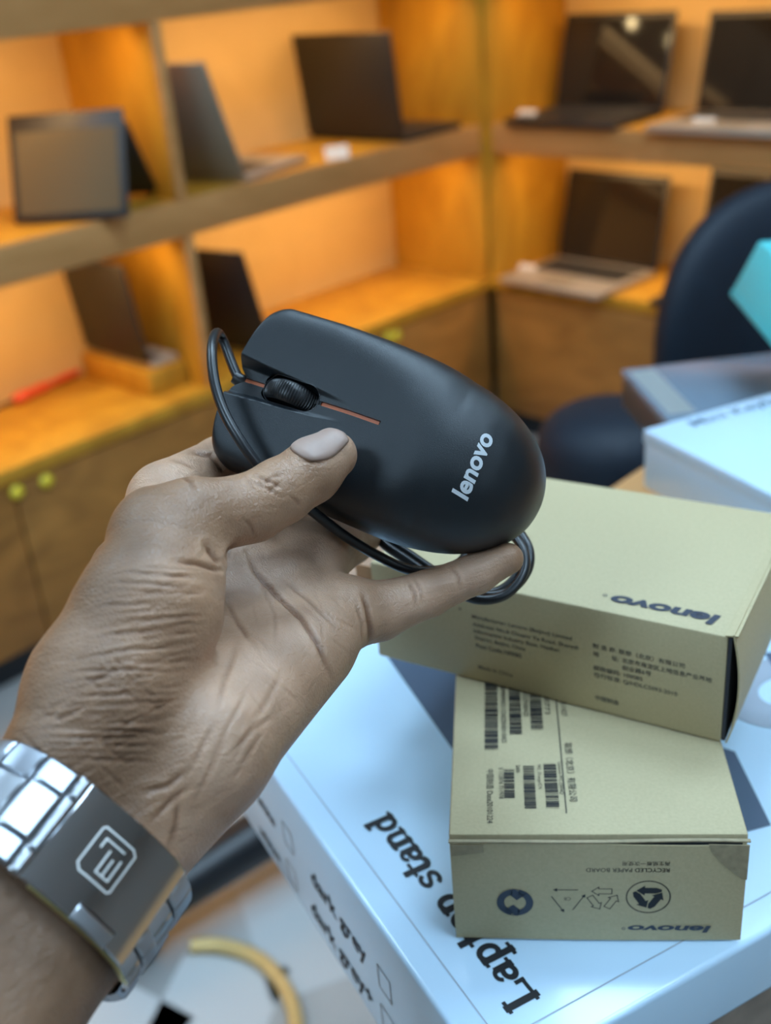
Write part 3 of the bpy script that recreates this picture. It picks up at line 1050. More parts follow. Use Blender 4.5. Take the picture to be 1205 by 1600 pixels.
# upper carton: laid across the lower one, long side to the camera
HU = HL - BH
up = kraft_box('upper brown carton lying askew on the other, one large dark word on its lid', (-0.0382 * HU, 1.7785 * HU), math.radians(-31.5), HL - 0.0006, BL, BW)
box('carton_body', (BL - 0.0020, BW, BH), MT['kraft'], up, c=((BL - 0.0020) / 2, BW / 2, 0), bev=0.0011)
box('end_gap_shade', (0.0012, BW - 0.0012, BH - 0.0016), MT['gap_shade'], up, c=(BL - 0.0014, BW / 2, 0.0008))  # dark filler standing for the shade in the open end
v, f = sheet(lambda u, v: (BL + 0.0000 + 0.0030 * math.sin(PI * min(1, v * 1.02)) ** 0.8, u * BW, 0.0004 + v * (BH + 0.0008)), 10, 14, 0.0006)
obj('end_panel', v, f, MT['kraft'], up, smooth=True, sharp=50)
v, f = sheet(lambda u, v: (BL - 0.0030 + u * 0.0042, v * BW, BH + 0.0004 + 0.0006 * u), 3, 8, 0.0005)
obj('lid_flap', v, f, MT['kraft'], up, smooth=True, sharp=50)
box('end_flap', (0.0075, 0.0006, 0.026), MT['kraft_flap'], up, c=(-0.0036, 0.0012, 0.0155), bev=0.0002)


def up_front(name, vf, x, z, m=None):
    return decal(name, vf, (x * mm, 0, z * mm), X_, Z_, m or MT['ink_soft'], up)


for body, x0, x1, z0, h in (('Manufacturer: Lenovo (Beijing) Limited', 43.9, 83.9, 28.5, 2.1), ('Address: No.6 Chuang Ye Road, Shangdi', 44.0, 86.4, 25.1, 2.1),
                            ('Information Industry Base, Haidian', 44.4, 79.0, 22.1, 2.1), ('District, Beijing, China', 44.8, 65.5, 19.1, 2.1),
                            ('Post Code:100085', 45.1, 63.9, 15.9, 1.9), ('Made in China', 45.6, 60.0, 6.2, 1.7)):
    up_front('printed_text', fit(text2d(body, bold=0.014), width=(x1 - x0) * mm, height=h * mm), x0, z0)
for body, x0, x1, z0, h in (('制 造 商: 联想（北京）有限公司', 91.8, 125.1, 27.8, 2.2), ('地　　址:', 92.0, 101.6, 24.4, 2.2), ('北京市海淀区上地信息产业基地', 102.7, 134.6, 24.4, 2.2),
                            ('创业路6号', 102.8, 113.5, 21.3, 2.2), ('邮政编码: 100085', 92.2, 110.4, 18.3, 2.2), ('执行标准: Q/HDLC5093-2010', 92.4, 123.0, 15.2, 2.3),
                            ('中国制造', 93.0, 101.9, 5.2, 2.1)):
    up_front('printed_text', fit(text2d(body, bold=0.014), width=(x1 - x0) * mm, height=h * mm), x0, z0)
up_front('ink_dot', ring2(0, 0, 0.0, .0005, n=12), 39.0, 31.9)
wv, wf = fit(text2d('lenovo', bold=0.04, shear=0.16), width=.0385, height=.0068)
decal('brand_word', (wv, wf), (.1338, .0117, BH), -X_, -Y_, MT['ink_blue'], up, 0.0003)
decal('registered_mark', ring2(0, 0, .0005, .0008, n=16), (.0928, .0098, BH), X_, Y_, MT['ink_blue'], up, 0.0003)


# --- things further along the table
def kbox():
    p = cw(0.180, 0.6889, -0.346)
    y = YAW + math.radians(23.5)
    t = thing('keyboard_carton', 'white keyboard carton with grey lettering at the right picture edge', 'carton', tuple(p), y)
    box('carton_body', (0.25, 0.145, 0.043), MT['white_card'], t, c=(0.125, -0.0725, 0), bev=0.002)
    lid = box('lid', (0.2515, 0.1465, 0.010), MT['white_card'], t, c=(0.125, -0.0725, 0.0335), bev=0.0015)
    decal('lettering', fit(text2d('Mini Keyboard', bold=0.01), width=.105, height=.0125), (.030, -.0190, .0436), X_, Y_, MT['print_grey'], t)
    p2 = cw(0.235, 0.690, -HW - 0.065)
    t2 = thing('flat_carton', 'white flat carton under the white keyboard carton', 'carton', tuple(p2), y)
    box('carton_body', (0.17, 0.115, 0.0205), MT['white_card'], t2, c=(0.085, -0.0575, 0), bev=0.002)
    box('lid_rim', (0.1706, 0.1156, 0.005), MT['print_mid'], t2, c=(0.085, -0.0575, 0.0145))


kbox()
p = cw(0.212, 0.889, -HW - 0.065)
t = thing('slate_case', 'flat slate grey case lying behind the white keyboard carton', 'case', tuple(p), YAW + math.radians(4))
box('case_body', (0.145, 0.118, 0.026), MT['slab_side'], t, c=(0.0725, -0.059, 0), bev=0.002)
box('case_lid', (0.147, 0.120, 0.0075), MT['slab'], t, c=(0.0725, -0.059, 0.0262), bev=0.0015)
box('lid_label', (0.022, 0.10, 0.0004), MT['slab_label'], t, c=(0.014, -0.058, 0.0338))
p = cw(0.418, 0.835, -HW - 0.065)
t = thing('support_carton', 'plain carton under the teal carton outside the right picture edge', 'carton', tuple(p), YAW + math.radians(-5))
box('carton_body', (0.10, 0.075, 0.0955), MT['kraft'], t, c=(0.05, 0.0, 0), bev=0.002)
box('tape_strip', (0.03, 0.0752, 0.0004), MT['kraft_edge'], t, c=(0.05, 0.0, 0.0956))
p = cw(0.294, 0.871, -0.2705)
t = thing('teal_carton', 'bright teal carton jutting in from the right picture edge', 'carton', tuple(p), YAW + math.radians(-5))
box('carton_body', (0.25, 0.145, 0.045), MT['teal'], t, c=(0.125, -0.0725, 0), bev=0.001, taper=0.86)
box('lid_seam', (0.0006, 0.14, 0.001), MT['teal'], t, c=(0.0005, -0.0725, 0.004))

# ------------------------------------------------------------------ the mouse
# Lengths below are millimetres in the camera-aligned frame (x right, y down, z away); they become
# real points in the room through M, so the hand, mouse and watch keep their true size and depth.
def C3(px, py, d):
    return np.array([(px - 602.5) / FPX * d, (py - 800) / FPX * d, d], float)


def to_room(P):
    return CAMP + (np.asarray(P, float) * mm) @ M.T


def unit(v):
    v = np.asarray(v, float)
    return v / np.linalg.norm(v)


m_ex = unit([0.925, 0.385, -0.12])
m_y = unit(-np.array([-0.385, 0.925, -0.16]) + m_ex * (np.array([-0.385, 0.925, -0.16]) @ m_ex))   # towards the picture's top
m_n = np.cross(m_ex, m_y)                                                                              # out of the mouse's back
M_F = C3(376, 590, 336.0) - m_n * 19.0 + m_y * 1.2                                                                  # base point under the front
ML = 98.5


def m_w(x):
    x = np.asarray(x, float)
    a = 26.4 + 1.8 * np.sin(PI / 2 * np.clip(x, 0, 52) / 52)
    b = 28.2 * np.clip(1 - (np.clip(x - 52, 0, None) / (ML - 52)) ** 2.3, 0, 1) ** (1 / 2.1)
    w_ = np.where(x < 52, a, b)
    r = 5.5
    k = np.clip(1 - x / r, 0, 1)
    return w_ - np.where(x < r, r * (1 - np.sqrt(np.clip(1 - k * k, 0, 1))), 0)


def m_zt(x):
    return np.interp(x, [0, 10, 20, 30, 40, 50, 60, 68, 76, 83, 89, 94, 97, ML], [18.5, 20.2, 22.0, 24.2, 26.4, 28.3, 29.4, 29.4, 28.1, 25.6, 22.0, 17.2, 12.5, 6.5])


_xs = np.linspace(0, ML, 400)
_zs = m_zt(_xs)
for _ in range(60):
    _zs[1:-1] = 0.25 * _zs[:-2] + 0.5 * _zs[1:-1] + 0.25 * _zs[2:]
WELL = (16.4, 9.4, 4.3)                        # wheel well: centre x, half length, half width


def m_top(x, y, fine=True):
    """height of the shell over its base plane"""
    x, y = np.asarray(x, float), np.asarray(y, float)
    wdt = np.maximum(m_w(x), 1e-3)
    s = np.clip(np.abs(y) / wdt, 0, 1)
    p = 7.0 + (2.5 - 7.0) * np.clip((x - 22) / 44, 0, 1) ** 0.8
    zt = np.interp(x, _xs, _zs)
    zb = 5.0 - 1.5 * np.clip(x / ML, 0, 1)
    z = zb + (zt - zb - 1.0 * s ** 2) * np.clip(1 - s ** p, 0, 1) ** (1 / p)
    # finger valley towards the front, narrowing into the wheel well
    vw = np.interp(x, [0, 9, 24, 34], [6.6, 5.6, 4.6, 3.5])
    dep = np.interp(x, [0, 7, 22, 36], [5.0, 4.0, 1.4, 0.0])
    q = np.clip((np.abs(y + 0.6) - vw * 0.62) / (vw * 0.42), 0, 1)
    z = z - dep * (1 - q * q * (3 - 2 * q))
    if fine:
        cx, hl, hw = WELL
        dx = np.maximum(np.abs(x - cx) - (hl - hw), 0)
        d = np.hypot(dx, y)
        z = np.where(d < hw, np.minimum(z, zt - 10), z)
        slot = (np.abs(y) < 0.62) & ((x < 9) | ((x > 24) & (x < 46.0)))
        z = np.where(slot & (d >= hw), z - 1.5, z)
    return z


def m_fx(x, y):
    """the front edge bows forward, with a notch for the cable in the middle"""
    return -(3.4 * (1 - (y / 27) ** 2) - 3.6 * np.exp(-(y / 2.6) ** 2)) * np.clip(1 - x / 16, 0, 1) ** 1.6


def m_pt(x, y, z):
    return M_F + np.multiply.outer(np.asarray(x, float), m_ex) + np.multiply.outer(np.asarray(y, float), m_y) + np.multiply.outer(np.asarray(z, float), m_n)


ROOM_MOUSE = to_room(M_F)
mouse = thing('computer_mouse', 'black wired computer mouse with silver lettering held in the hand', 'mouse', tuple(ROOM_MOUSE))


def m_obj(name, P, F, m, parent=None, smooth=True, sharp=38):
    """P in camera-frame millimetres"""
    return obj(name, to_room(P) - ROOM_MOUSE, F, m, parent or mouse, smooth=smooth, sharp=sharp)


def mouse_shell():
    xs = np.unique(np.concatenate([np.linspace(0, 0.6, 4), np.linspace(0.6, 4, 12), np.linspace(4, 48, 150), np.linspace(48, 90, 70), ML - (ML - 90) * np.linspace(1, 0, 40) ** 2]))
    h = np.concatenate([np.linspace(0, 0.024, 9), np.linspace(0.0245, 0.20, 34), np.linspace(0.205, 0.90, 50), 1 - 0.1 * (1 - np.sin(np.linspace(0.02, PI / 2, 26)))])
    h = np.unique(h)
    ss = np.concatenate([-h[::-1], h[1:]])
    X = np.repeat(xs[:, None], len(ss), 1)
    Y = ss[None, :] * m_w(xs)[:, None]
    Z = m_top(X, Y)
    X = X + m_fx(X, Y)
    V = m_pt(X.ravel(), Y.ravel(), Z.ravel())
    n, k = len(xs), len(ss)
    I = lambda i, j: i * k + j
    F = []
    for i in range(n - 1):
        for j in range(k - 1):
            F.append((I(i, j), I(i + 1, j), I(i + 1, j + 1), I(i, j + 1)))
    # front face down to the base, and lower skirt
    base = len(V)
    V = np.vstack([V, m_pt(0.8 + m_fx(np.zeros(k), Y[0]), Y[0] * 0.985, np.full(k, 3.6))])
    for j in range(k - 1):
        F.append((I(0, j), I(0, j + 1), base + j + 1, base + j))
    return m_obj('shell', V, F, MT['mouse'])


mouse_shell()


def mouse_small():
    # underside
    a = np.linspace(0, 1, 60)
    xs = ML * (1 - (1 - a) ** 1.6) * 0.985 + 0.8
    xs = np.clip(xs, 0.8, ML - 0.8)
    ww = m_w(xs) * 0.965
    top = np.concatenate([np.stack([xs, ww], 1), np.stack([xs[::-1], -ww[::-1]], 1)])
    n = len(top)
    V = np.vstack([m_pt(top[:, 0], top[:, 1], np.full(n, 4.2)), m_pt(top[:, 0], top[:, 1] * 0.96, np.full(n, 0.0))])
    F = [tuple(range(n)), tuple(range(2 * n - 1, n - 1, -1))] + [(i, n + i, n + (i + 1) % n, (i + 1) % n) for i in range(n)]
    m_obj('underside', V, F, MT['mouse_gloss'])
    # orange inlay in the slot
    for x0, x1 in ((-0.1, 7.6), (26.5, 45.8)):
        xs = np.linspace(x0, x1, 30)
        zz = m_top(np.clip(xs, 0, None), np.zeros(30)) + 0.55
        V, F = [], []
        for x_, z_ in zip(xs, zz):
            for y_, dz in ((-0.58, -1.0), (-0.58, 0), (0.58, 0), (0.58, -1.0)):
                V.append(m_pt(x_, y_, z_ + dz))
        for i in range(29):
            for k in range(4):
                F.append((4 * i + k, 4 * i + (k + 1) % 4, 4 * i + 4 + (k + 1) % 4, 4 * i + 4 + k))
        F += [(0, 1, 2, 3), (116 + 3, 116 + 2, 116 + 1, 116)]
        m_obj('accent_strip', V, F, MT['orange'], smooth=False)
    # little ribs behind the wheel
    zt = float(m_top(25.0, 3.0, False))
    for k in range(4):
        v, f = rbox(0.35, 1.3, 1.2, c=(24.8 + 0.55 * k, 0, float(m_top(24.8 + .55 * k, 2.0, False)) - 1.4))
        v = np.array(v)
        m_obj('rib', m_pt(v[:, 0], v[:, 1], v[:, 2]), f, MT['rubber'], smooth=False)
    # scroll wheel with fine grooves running across the tread
    R, hw = 9.6, 3.3
    cz = float(np.interp(16.4, _xs, _zs)) + 1.2 - R
    V, F = [], []
    nt_, prof = 264, np.linspace(-1, 1, 13)
    for i in range(nt_):
        a = 2 * PI * i / nt_
        for u in prof:
            r = R - 1.5 * abs(u) ** 3.2 - (0.32 if (i % 4) < 2 else 0.0) * (1 - abs(u) ** 4)
            V.append(m_pt(16.6 + r * math.cos(a), u * hw, cz + r * math.sin(a)))
    k = len(prof)
    for i in range(nt_):
        j = (i + 1) % nt_
        for q in range(k - 1):
            F.append((i * k + q, i * k + q + 1, j * k + q + 1, j * k + q))
    F.append(tuple(i * k for i in range(nt_)))
    F.append(tuple(i * k + k - 1 for i in range(nt_ - 1, -1, -1)))
    m_obj('scroll_wheel', V, F, MT['rubber'], sharp=25)
    # rim of the well
    cx, hl, hw2 = WELL
    pts = []
    for i in range(80):
        a = 2 * PI * i / 80
        x_ = cx + math.copysign(hl - hw2, math.cos(a)) + hw2 * math.cos(a)
        y_ = hw2 * math.sin(a)
        pts.append(m_pt(x_, y_, float(m_top(x_, math.copysign(max(abs(y_), 0.8), y_ if y_ else 1), False)) - 0.15))
    v, f = tube(np.array(pts), 0.18, 8, closed=True)
    m_obj('well_rim', v, f, MT['rubber'])
    # lettering on the hump
    tv, tf = diced(fit(text2d('lenovo', bold=0.03, shear=0.10), width=20.5, height=5.3), 0.8)
    x_ = 78.5 - tv[:, 1]
    y_ = tv[:, 0] - 11.3
    m_obj('lettering', m_pt(x_, y_, m_top(x_, y_, False) + 0.10), tf, MT['logo'], smooth=False)


mouse_small()

cab = [m_pt(6, 0, 7), m_pt(-2.5, 0, 8.5), C3(349, 533, 349), C3(338, 521, 343), C3(331, 545, 333), C3(335, 595, 326), C3(351, 645, 322), C3(380, 695, 320), C3(412, 735, 321.5),
       C3(452, 769, 326), C3(490, 800, 329), C3(540, 838, 336), C3(590, 868, 341), C3(640, 890, 345), C3(690, 890, 353), C3(725, 872, 362), C3(730, 830, 372)]
for k in range(3):                              # the rest of the cable is wound into a loose coil behind the mouse
    o = np.array([(-3, 4, 0), (4, -3, 4), (-6, -6, 8)][k], float)
    for a, b, d in ((690, 800, 380), (610, 815, 374), (598, 840, 368), (640, 872, 364), (690, 905, 360), (745, 932, 357), (792, 926, 357), (822, 890, 360), (818, 850, 366), (780, 815, 376)):
        cab.append(C3(a + o[0], b + o[1], d + o[2]))
cab += [C3(690, 780, 384), C3(640, 770, 386)]
v, f = tube(spline(cab, 10), 1.62, 12)
m_obj('cable', v, f, MT['cable'])
v, f = tube([m_pt(3, 0, 8), m_pt(-1.5, 0, 8.2), m_pt(-5.0, 0.6, 8.8)], [2.6, 2.5, 2.0], 14)
m_obj('strain_relief', v, f, MT['rubber'])
v, f = rbox(12, 16, 6, 0.8)
pl = np.array(v)
m_obj('plug', np.array([C3(640, 770, 386)] * len(pl)) + pl, f, MT['mouse_gloss'])


# ------------------------------------------------------------------ the hand (one continuous skin, carved from a distance field)
def cone(P, a, b, r0, r1):
    ab = b - a
    t = np.clip(((P - a) @ ab) / (ab @ ab), 0, 1)
    return np.linalg.norm(P - a - t[:, None] * ab, axis=1) - (r0 + (r1 - r0) * t)


def smin(a, b, k):
    h = np.clip(0.5 + 0.5 * (b - a) / k, 0, 1)
    return b + (a - b) * h - k * h * (1 - h)


def chain(P, pts, k=2.0):
    d = None
    for (a, ra), (b, rb) in zip(pts[:-1], pts[1:]):
        e = cone(P, a, b, ra, rb)
        d = e if d is None else smin(d, e, k)
    return d


def J(px, py, d, r):
    return (C3(px, py, d), r)


W_A = unit([0.4419, -0.6053, 0.6621])          # forearm axis, towards the hand
W_T = np.array([0.7250, 0.6756, 0.1338])
W_T = unit(W_T - W_A * (W_T @ W_A))            # across the wrist, towards the picture's lower right
W_N = -np.cross(W_A, W_T)                      # out of the wrist's inner side
WR = np.array([-76.4, 82.2, 252.8])            # wrist centre

THUMB = [J(248, 830, 288, 12.2), J(300, 812, 291, 10.6), J(395, 793, 299, 8.9), J(438, 768, 303, 8.7), J(485, 738, 308, 8.3), J(520, 711, 311.5, 6.9)]
INDEX = [J(262, 782, 336, 12), J(345, 728, 360, 9.4), J(400, 712, 374, 8.8), J(480, 690, 378, 8.2), J(560, 690, 373, 6.6)]
MIDDLE = [J(400, 828, 349, 12), J(500, 750, 382, 9.6), J(590, 725, 386, 8.6), J(650, 720, 378, 7.0)]
RING = [J(485, 872, 344, 11.2), J(545, 838, 364, 9.2), J(600, 790, 384, 8.8), J(655, 775, 392, 8.2), J(705, 765, 384, 6.6)]
PINKY = [J(545, 955, 331, 10.0), J(590, 955, 335, 8.9), J(668, 928, 338, 7.0), J(745, 896, 338, 6.0), J(793, 873, 336, 4.9)]


_PR = []                                        # (blend radius, [cones]) in the order they are blended


def _prims():
    def one(k, *c):
        _PR.append((k, 2.0, list(c)))
    one(0, (C3(165, 1130, 280), C3(266, 790, 336), 15, 11.5))
    for c in ((C3(215, 1130, 284), C3(400, 832, 349), 15, 11.5), (C3(262, 1135, 284), C3(485, 880, 344), 15.5, 11.2),
              (C3(300, 1160, 278), C3(540, 958, 331), 15, 10.6), (C3(325, 1165, 272), C3(480, 1015, 315), 16.5, 12.5),
              (C3(205, 1235, 270), C3(300, 1180, 273), 18, 17)):
        one(7, c)
    # wrist and forearm: two side-by-side tapered tubes
    for s in (-1, 1):
        a = WR + W_T * 8.5 * s - W_N * 1.0
        one(9, (a, C3(190, 1215, 272) + W_T * 9.5 * s, 17.2, 17.5))
        one(9, (a, WR + W_T * 11 * s - W_A * 150 - W_N * 4, 17.2, 24))
    # ball of the thumb
    _PR.append((6, 4.0, [(C3(116, 1170, 258), C3(166, 1085, 266), 15.5, 19.2), (C3(166, 1085, 266), C3(232, 955, 273), 19.2, 17.6),
                         (C3(232, 955, 273), C3(254, 868, 283), 17.6, 14.6), (C3(285, 905, 280), C3(292, 880, 283), 10.2, 9.6)]))
    # web between thumb and index
    one(8, (C3(215, 900, 300), C3(265, 820, 318), 13, 10))
    for k, ki, ch in ((4.5, 3, THUMB), (5, 2, INDEX), (5, 2, MIDDLE), (4, 2, RING), (4, 2, PINKY)):
        _PR.append((k, ki, [(p[0], q[0], p[1], q[1]) for p, q in zip(ch[:-1], ch[1:])]))


_prims()


def sdf(P):
    """signed distance (mm) of the hand; cones far from all of P are skipped"""
    c = P.mean(0)
    rad = np.linalg.norm(P - c, axis=1).max()
    cull = rad < 60
    d = None
    for k, ki, cs in _PR:
        e = None
        for q in cs:
            if cull and cone(c[None], *q)[0] > rad * 1.05 + 14:
                continue
            f_ = cone(P, *q)
            e = f_ if e is None else smin(e, f_, ki)
        if e is not None:
            d = e if d is None else smin(d, e, k)
    return np.full(len(P), 12.0) if d is None else d


def blocked(fn, P, size=22.0):
    """evaluate fn on P in compact groups so that far cones can be skipped"""
    key = np.floor(P / size).astype(np.int64)
    key = key[:, 0] * 1000003 + key[:, 1] * 1009 + key[:, 2]
    order = np.argsort(key, kind='stable')
    cut = np.flatnonzero(np.diff(key[order])) + 1
    out = None
    for ix in np.split(order, cut):
        r = fn(P[ix])
        if out is None:
            out = np.zeros((len(P),) + r.shape[1:])
        out[ix] = r
    return out


def surface_nets(fn, lo, hi, h):
    n = np.ceil((hi - lo) / h).astype(int) + 1
    V = np.full(n, 9.0, np.float32)
    B = 8
    nb = np.ceil(n / B).astype(int)
    g = np.stack(np.meshgrid(*[np.arange(k) for k in nb], indexing='ij'), -1).reshape(-1, 3)
    c = lo + (g * B + B / 2) * h
    dc = fn(c)
    V8 = np.where(dc < 0, -9.0, 9.0)
    near = np.abs(dc) < B * h * 0.5 * 1.9 + 1.5
    for q, s in zip(g[~near & (dc < 0)], V8[~near & (dc < 0)]):
        x, y, z = q * B
        V[x:x + B, y:y + B, z:z + B] = s
    off = np.stack(np.meshgrid(*[np.arange(B)] * 3, indexing='ij'), -1).reshape(-1, 3)
    gn = g[near]
    sk = gn // 4
    sk = sk[:, 0] * 10007 + sk[:, 1] * 101 + sk[:, 2]
    for u in np.unique(sk):
        idx = (gn[sk == u][:, None, :] * B + off[None]).reshape(-1, 3)
        idx = idx[(idx < n).all(1)]
        V[idx[:, 0], idx[:, 1], idx[:, 2]] = fn(lo + idx * h)
    ins = V < 0
    cnt = np.zeros(n - 1, np.int8)
    for a in (0, 1):
        for b in (0, 1):
            for e in (0, 1):
                cnt += ins[a:n[0] - 1 + a, b:n[1] - 1 + b, e:n[2] - 1 + e]
    cells = np.argwhere((cnt > 0) & (cnt < 8))
    cid = np.full(n - 1, -1, np.int32)
    cid[cells[:, 0], cells[:, 1], cells[:, 2]] = np.arange(len(cells))
    acc, num = np.zeros((len(cells), 3)), np.zeros(len(cells))
    cor = [np.array(q) for q in ((0, 0, 0), (1, 0, 0), (0, 1, 0), (1, 1, 0), (0, 0, 1), (1, 0, 1), (0, 1, 1), (1, 1, 1))]
    val = [V[cells[:, 0] + q[0], cells[:, 1] + q[1], cells[:, 2] + q[2]] for q in cor]
    for i in range(8):
        for j in range(i + 1, 8):
            if np.abs(cor[i] - cor[j]).sum() == 1:
                m_ = (val[i] < 0) != (val[j] < 0)
                t = np.where(m_, val[i] / np.where(m_, val[i] - val[j], 1), 0)
                acc += np.where(m_[:, None], cor[i] + t[:, None] * (cor[j] - cor[i]), 0)
                num += m_
    P = lo + (cells + acc / num[:, None]) * h
    F = []
    for ax in range(3):
        u, v = (ax + 1) % 3, (ax + 2) % 3
        sl0 = [slice(1, k - 1) for k in n]
        sl1 = [slice(1, k - 1) for k in n]
        sl0[ax] = slice(0, n[ax] - 1)
        sl1[ax] = slice(1, n[ax])
        A, Bq = ins[tuple(sl0)], ins[tuple(sl1)]
        e = np.argwhere(A != Bq)
        flip = A[tuple(e.T)]
        st = np.array([1, 1, 1])
        st[ax] = 0
        e = e + st
        du, dv = np.zeros(3, int), np.zeros(3, int)
        du[u], dv[v] = 1, 1
        ids = [cid[tuple((e - q).T)] for q in (du * 0, du, du + dv, dv)]
        Q = np.stack(ids, 1)
        Q[~flip] = Q[~flip][:, ::-1]
        F.append(Q)
    return P, np.vstack(F)


def grad(fn, P, e=0.25):
    g = np.stack([fn(P + e * q) - fn(P - e * q) for q in np.eye(3)], 1)
    return g / (np.linalg.norm(g, axis=1)[:, None] + 1e-9)


def seg_dist(p, pts):
    d = np.full(len(p), 1e9)
    pts = np.asarray(pts, float)
    for a, b in zip(pts[:-1], pts[1:]):
        ab = b - a
        t = np.clip(((p - a) @ ab) / (ab @ ab + 1e-9), 0, 1)
        d = np.minimum(d, np.hypot(*(p - a - t[:, None] * ab).T))
    return d


# folds of the skin: polylines seen on the near side of the hand (px), depth mm, half width px
CREASES = [
    ([(386, 862), (400, 895), (432, 930), (470, 965), (497, 1005), (517, 1058)], 1.1, 4.5),
    ([(352, 935), (372, 975), (398, 1010)], 0.5, 4.0), ([(440, 905), (485, 940), (530, 985)], 0.45, 3.5), ([(405, 900), (430, 960), (430, 1010)], 0.3, 3),
    ([(565, 925), (574, 950), (579, 985), (577, 1012)], 0.9, 4.5), ([(556, 940), (566, 975), (566, 1010)], 0.45, 3),
    ([(635, 905), (648, 925), (651, 948)], 0.55, 3.5), ([(645, 902), (657, 922), (661, 942)], 0.45, 3), ([(706, 886), (716, 900), (720, 920)], 0.5, 3.2),
    ([(345, 885), (332, 868), (322, 852)], 0.9, 5), ([(356, 893), (335, 890), (308, 880), (275, 878)], 0.8, 4.5),
    ([(352, 880), (358, 860), (372, 846)], 0.6, 4), ([(398, 742), (420, 752), (440, 762)], 0.5, 3), ([(392, 752), (415, 762), (440, 776)], 0.35, 3),
    ([(405, 760), (428, 745), (446, 741)], 0.35, 3), ([(420, 772), (438, 752)], 0.35, 2.6), ([(384, 745), (400, 770)], 0.3, 2.6),
    ([(468, 718), (490, 722), (512, 724)], 0.5, 3), ([(380, 810), (392, 822), (398, 838)], 0.35, 3), ([(455, 775), (470, 790)], 0.3, 3),
    ([(222, 1238), (262, 1228), (296, 1200)], 0.6, 5), ([(236, 1285), (268, 1250), (300, 1225)], 0.5, 5), ([(262, 1330), (275, 1290), (278, 1250)], 0.5, 5),
    ([(340, 1110), (352, 1060), (372, 1000)], 0.35, 5), ([(395, 1130), (420, 1090), (440, 1050)], 0.25, 5), ([(360, 1180), (395, 1140), (440, 1110)], 0.3, 5),
    ([(262, 716), (285, 722), (312, 735)], 0.4, 3.5), ([(296, 706), (330, 712), (352, 738)], 0.8, 4), ([(282, 740), (298, 752), (306, 768)], 0.5, 4),
]
_r = random.Random(3)
for i in range(80):                             # fine parallel folds over the ball of the thumb
    t = i / 79
    y = 888 + 300 * t + _r.uniform(-4, 4)
    xr = np.interp(y, [880, 920, 1000, 1100, 1200], [342, 346, 332, 300, 262]) - _r.uniform(2, 26)
    xl = np.interp(y, [880, 950, 1050, 1180], [205, 165, 110, 60]) + _r.uniform(-30, 90)
    sl = np.interp(t, [0, .35, 1], [-0.06, -0.22, -0.05]) + _r.uniform(-0.06, 0.06)
    pts, x, yy = [], xl, y + sl * -60
    while x < xr:
        pts.append((x, yy + _r.uniform(-1.6, 1.6)))
        x += 16
        yy += 16 * (sl + 0.12 * math.sin((x - xl) / 55.0))
    if len(pts) > 2:
        CREASES.append((pts, _r.uniform(0.12, 0.42), _r.uniform(2.3, 3.4)))
for i in range(110):                            # oblique folds towards the wrist
    x, y = _r.uniform(0, 230), _r.uniform(1000, 1250)
    if y < 1150 - 0.9 * x or x > 290 - 0.55 * (y - 1000):
        continue
    a = _r.choice((0.75, 0.55, -0.5, -0.35)) + _r.uniform(-.1, .1)
    L_ = _r.uniform(25, 70)
    CREASES.append(([(x + L_ * q * math.cos(a), y + L_ * q * math.sin(a) + _r.uniform(-1.5, 1.5)) for q in (0, .33, .66, 1)], _r.uniform(0.12, 0.32), 2.6))
for i in range(26):                             # faint lines of the palm
    x, y = _r.uniform(370, 540), _r.uniform(880, 1080)
    if (x - 370) * 0.75 + 1120 < y:
        continue
    a = 1.0 + _r.uniform(-.5, .5)
    L_ = _r.uniform(20, 60)
    CREASES.append(([(x + L_ * q * math.cos(a), y + L_ * q * math.sin(a)) for q in (0, .5, 1)], _r.uniform(0.08, 0.2), 2.4))
for i in range(16):                             # wrist tendons and folds below the palm
    x, y = _r.uniform(270, 390), _r.uniform(1140, 1300)
    CREASES.append(([(x, y), (x + 16, y - 30), (x + 34, y - 64)], _r.uniform(0.1, 0.22), 3.6))


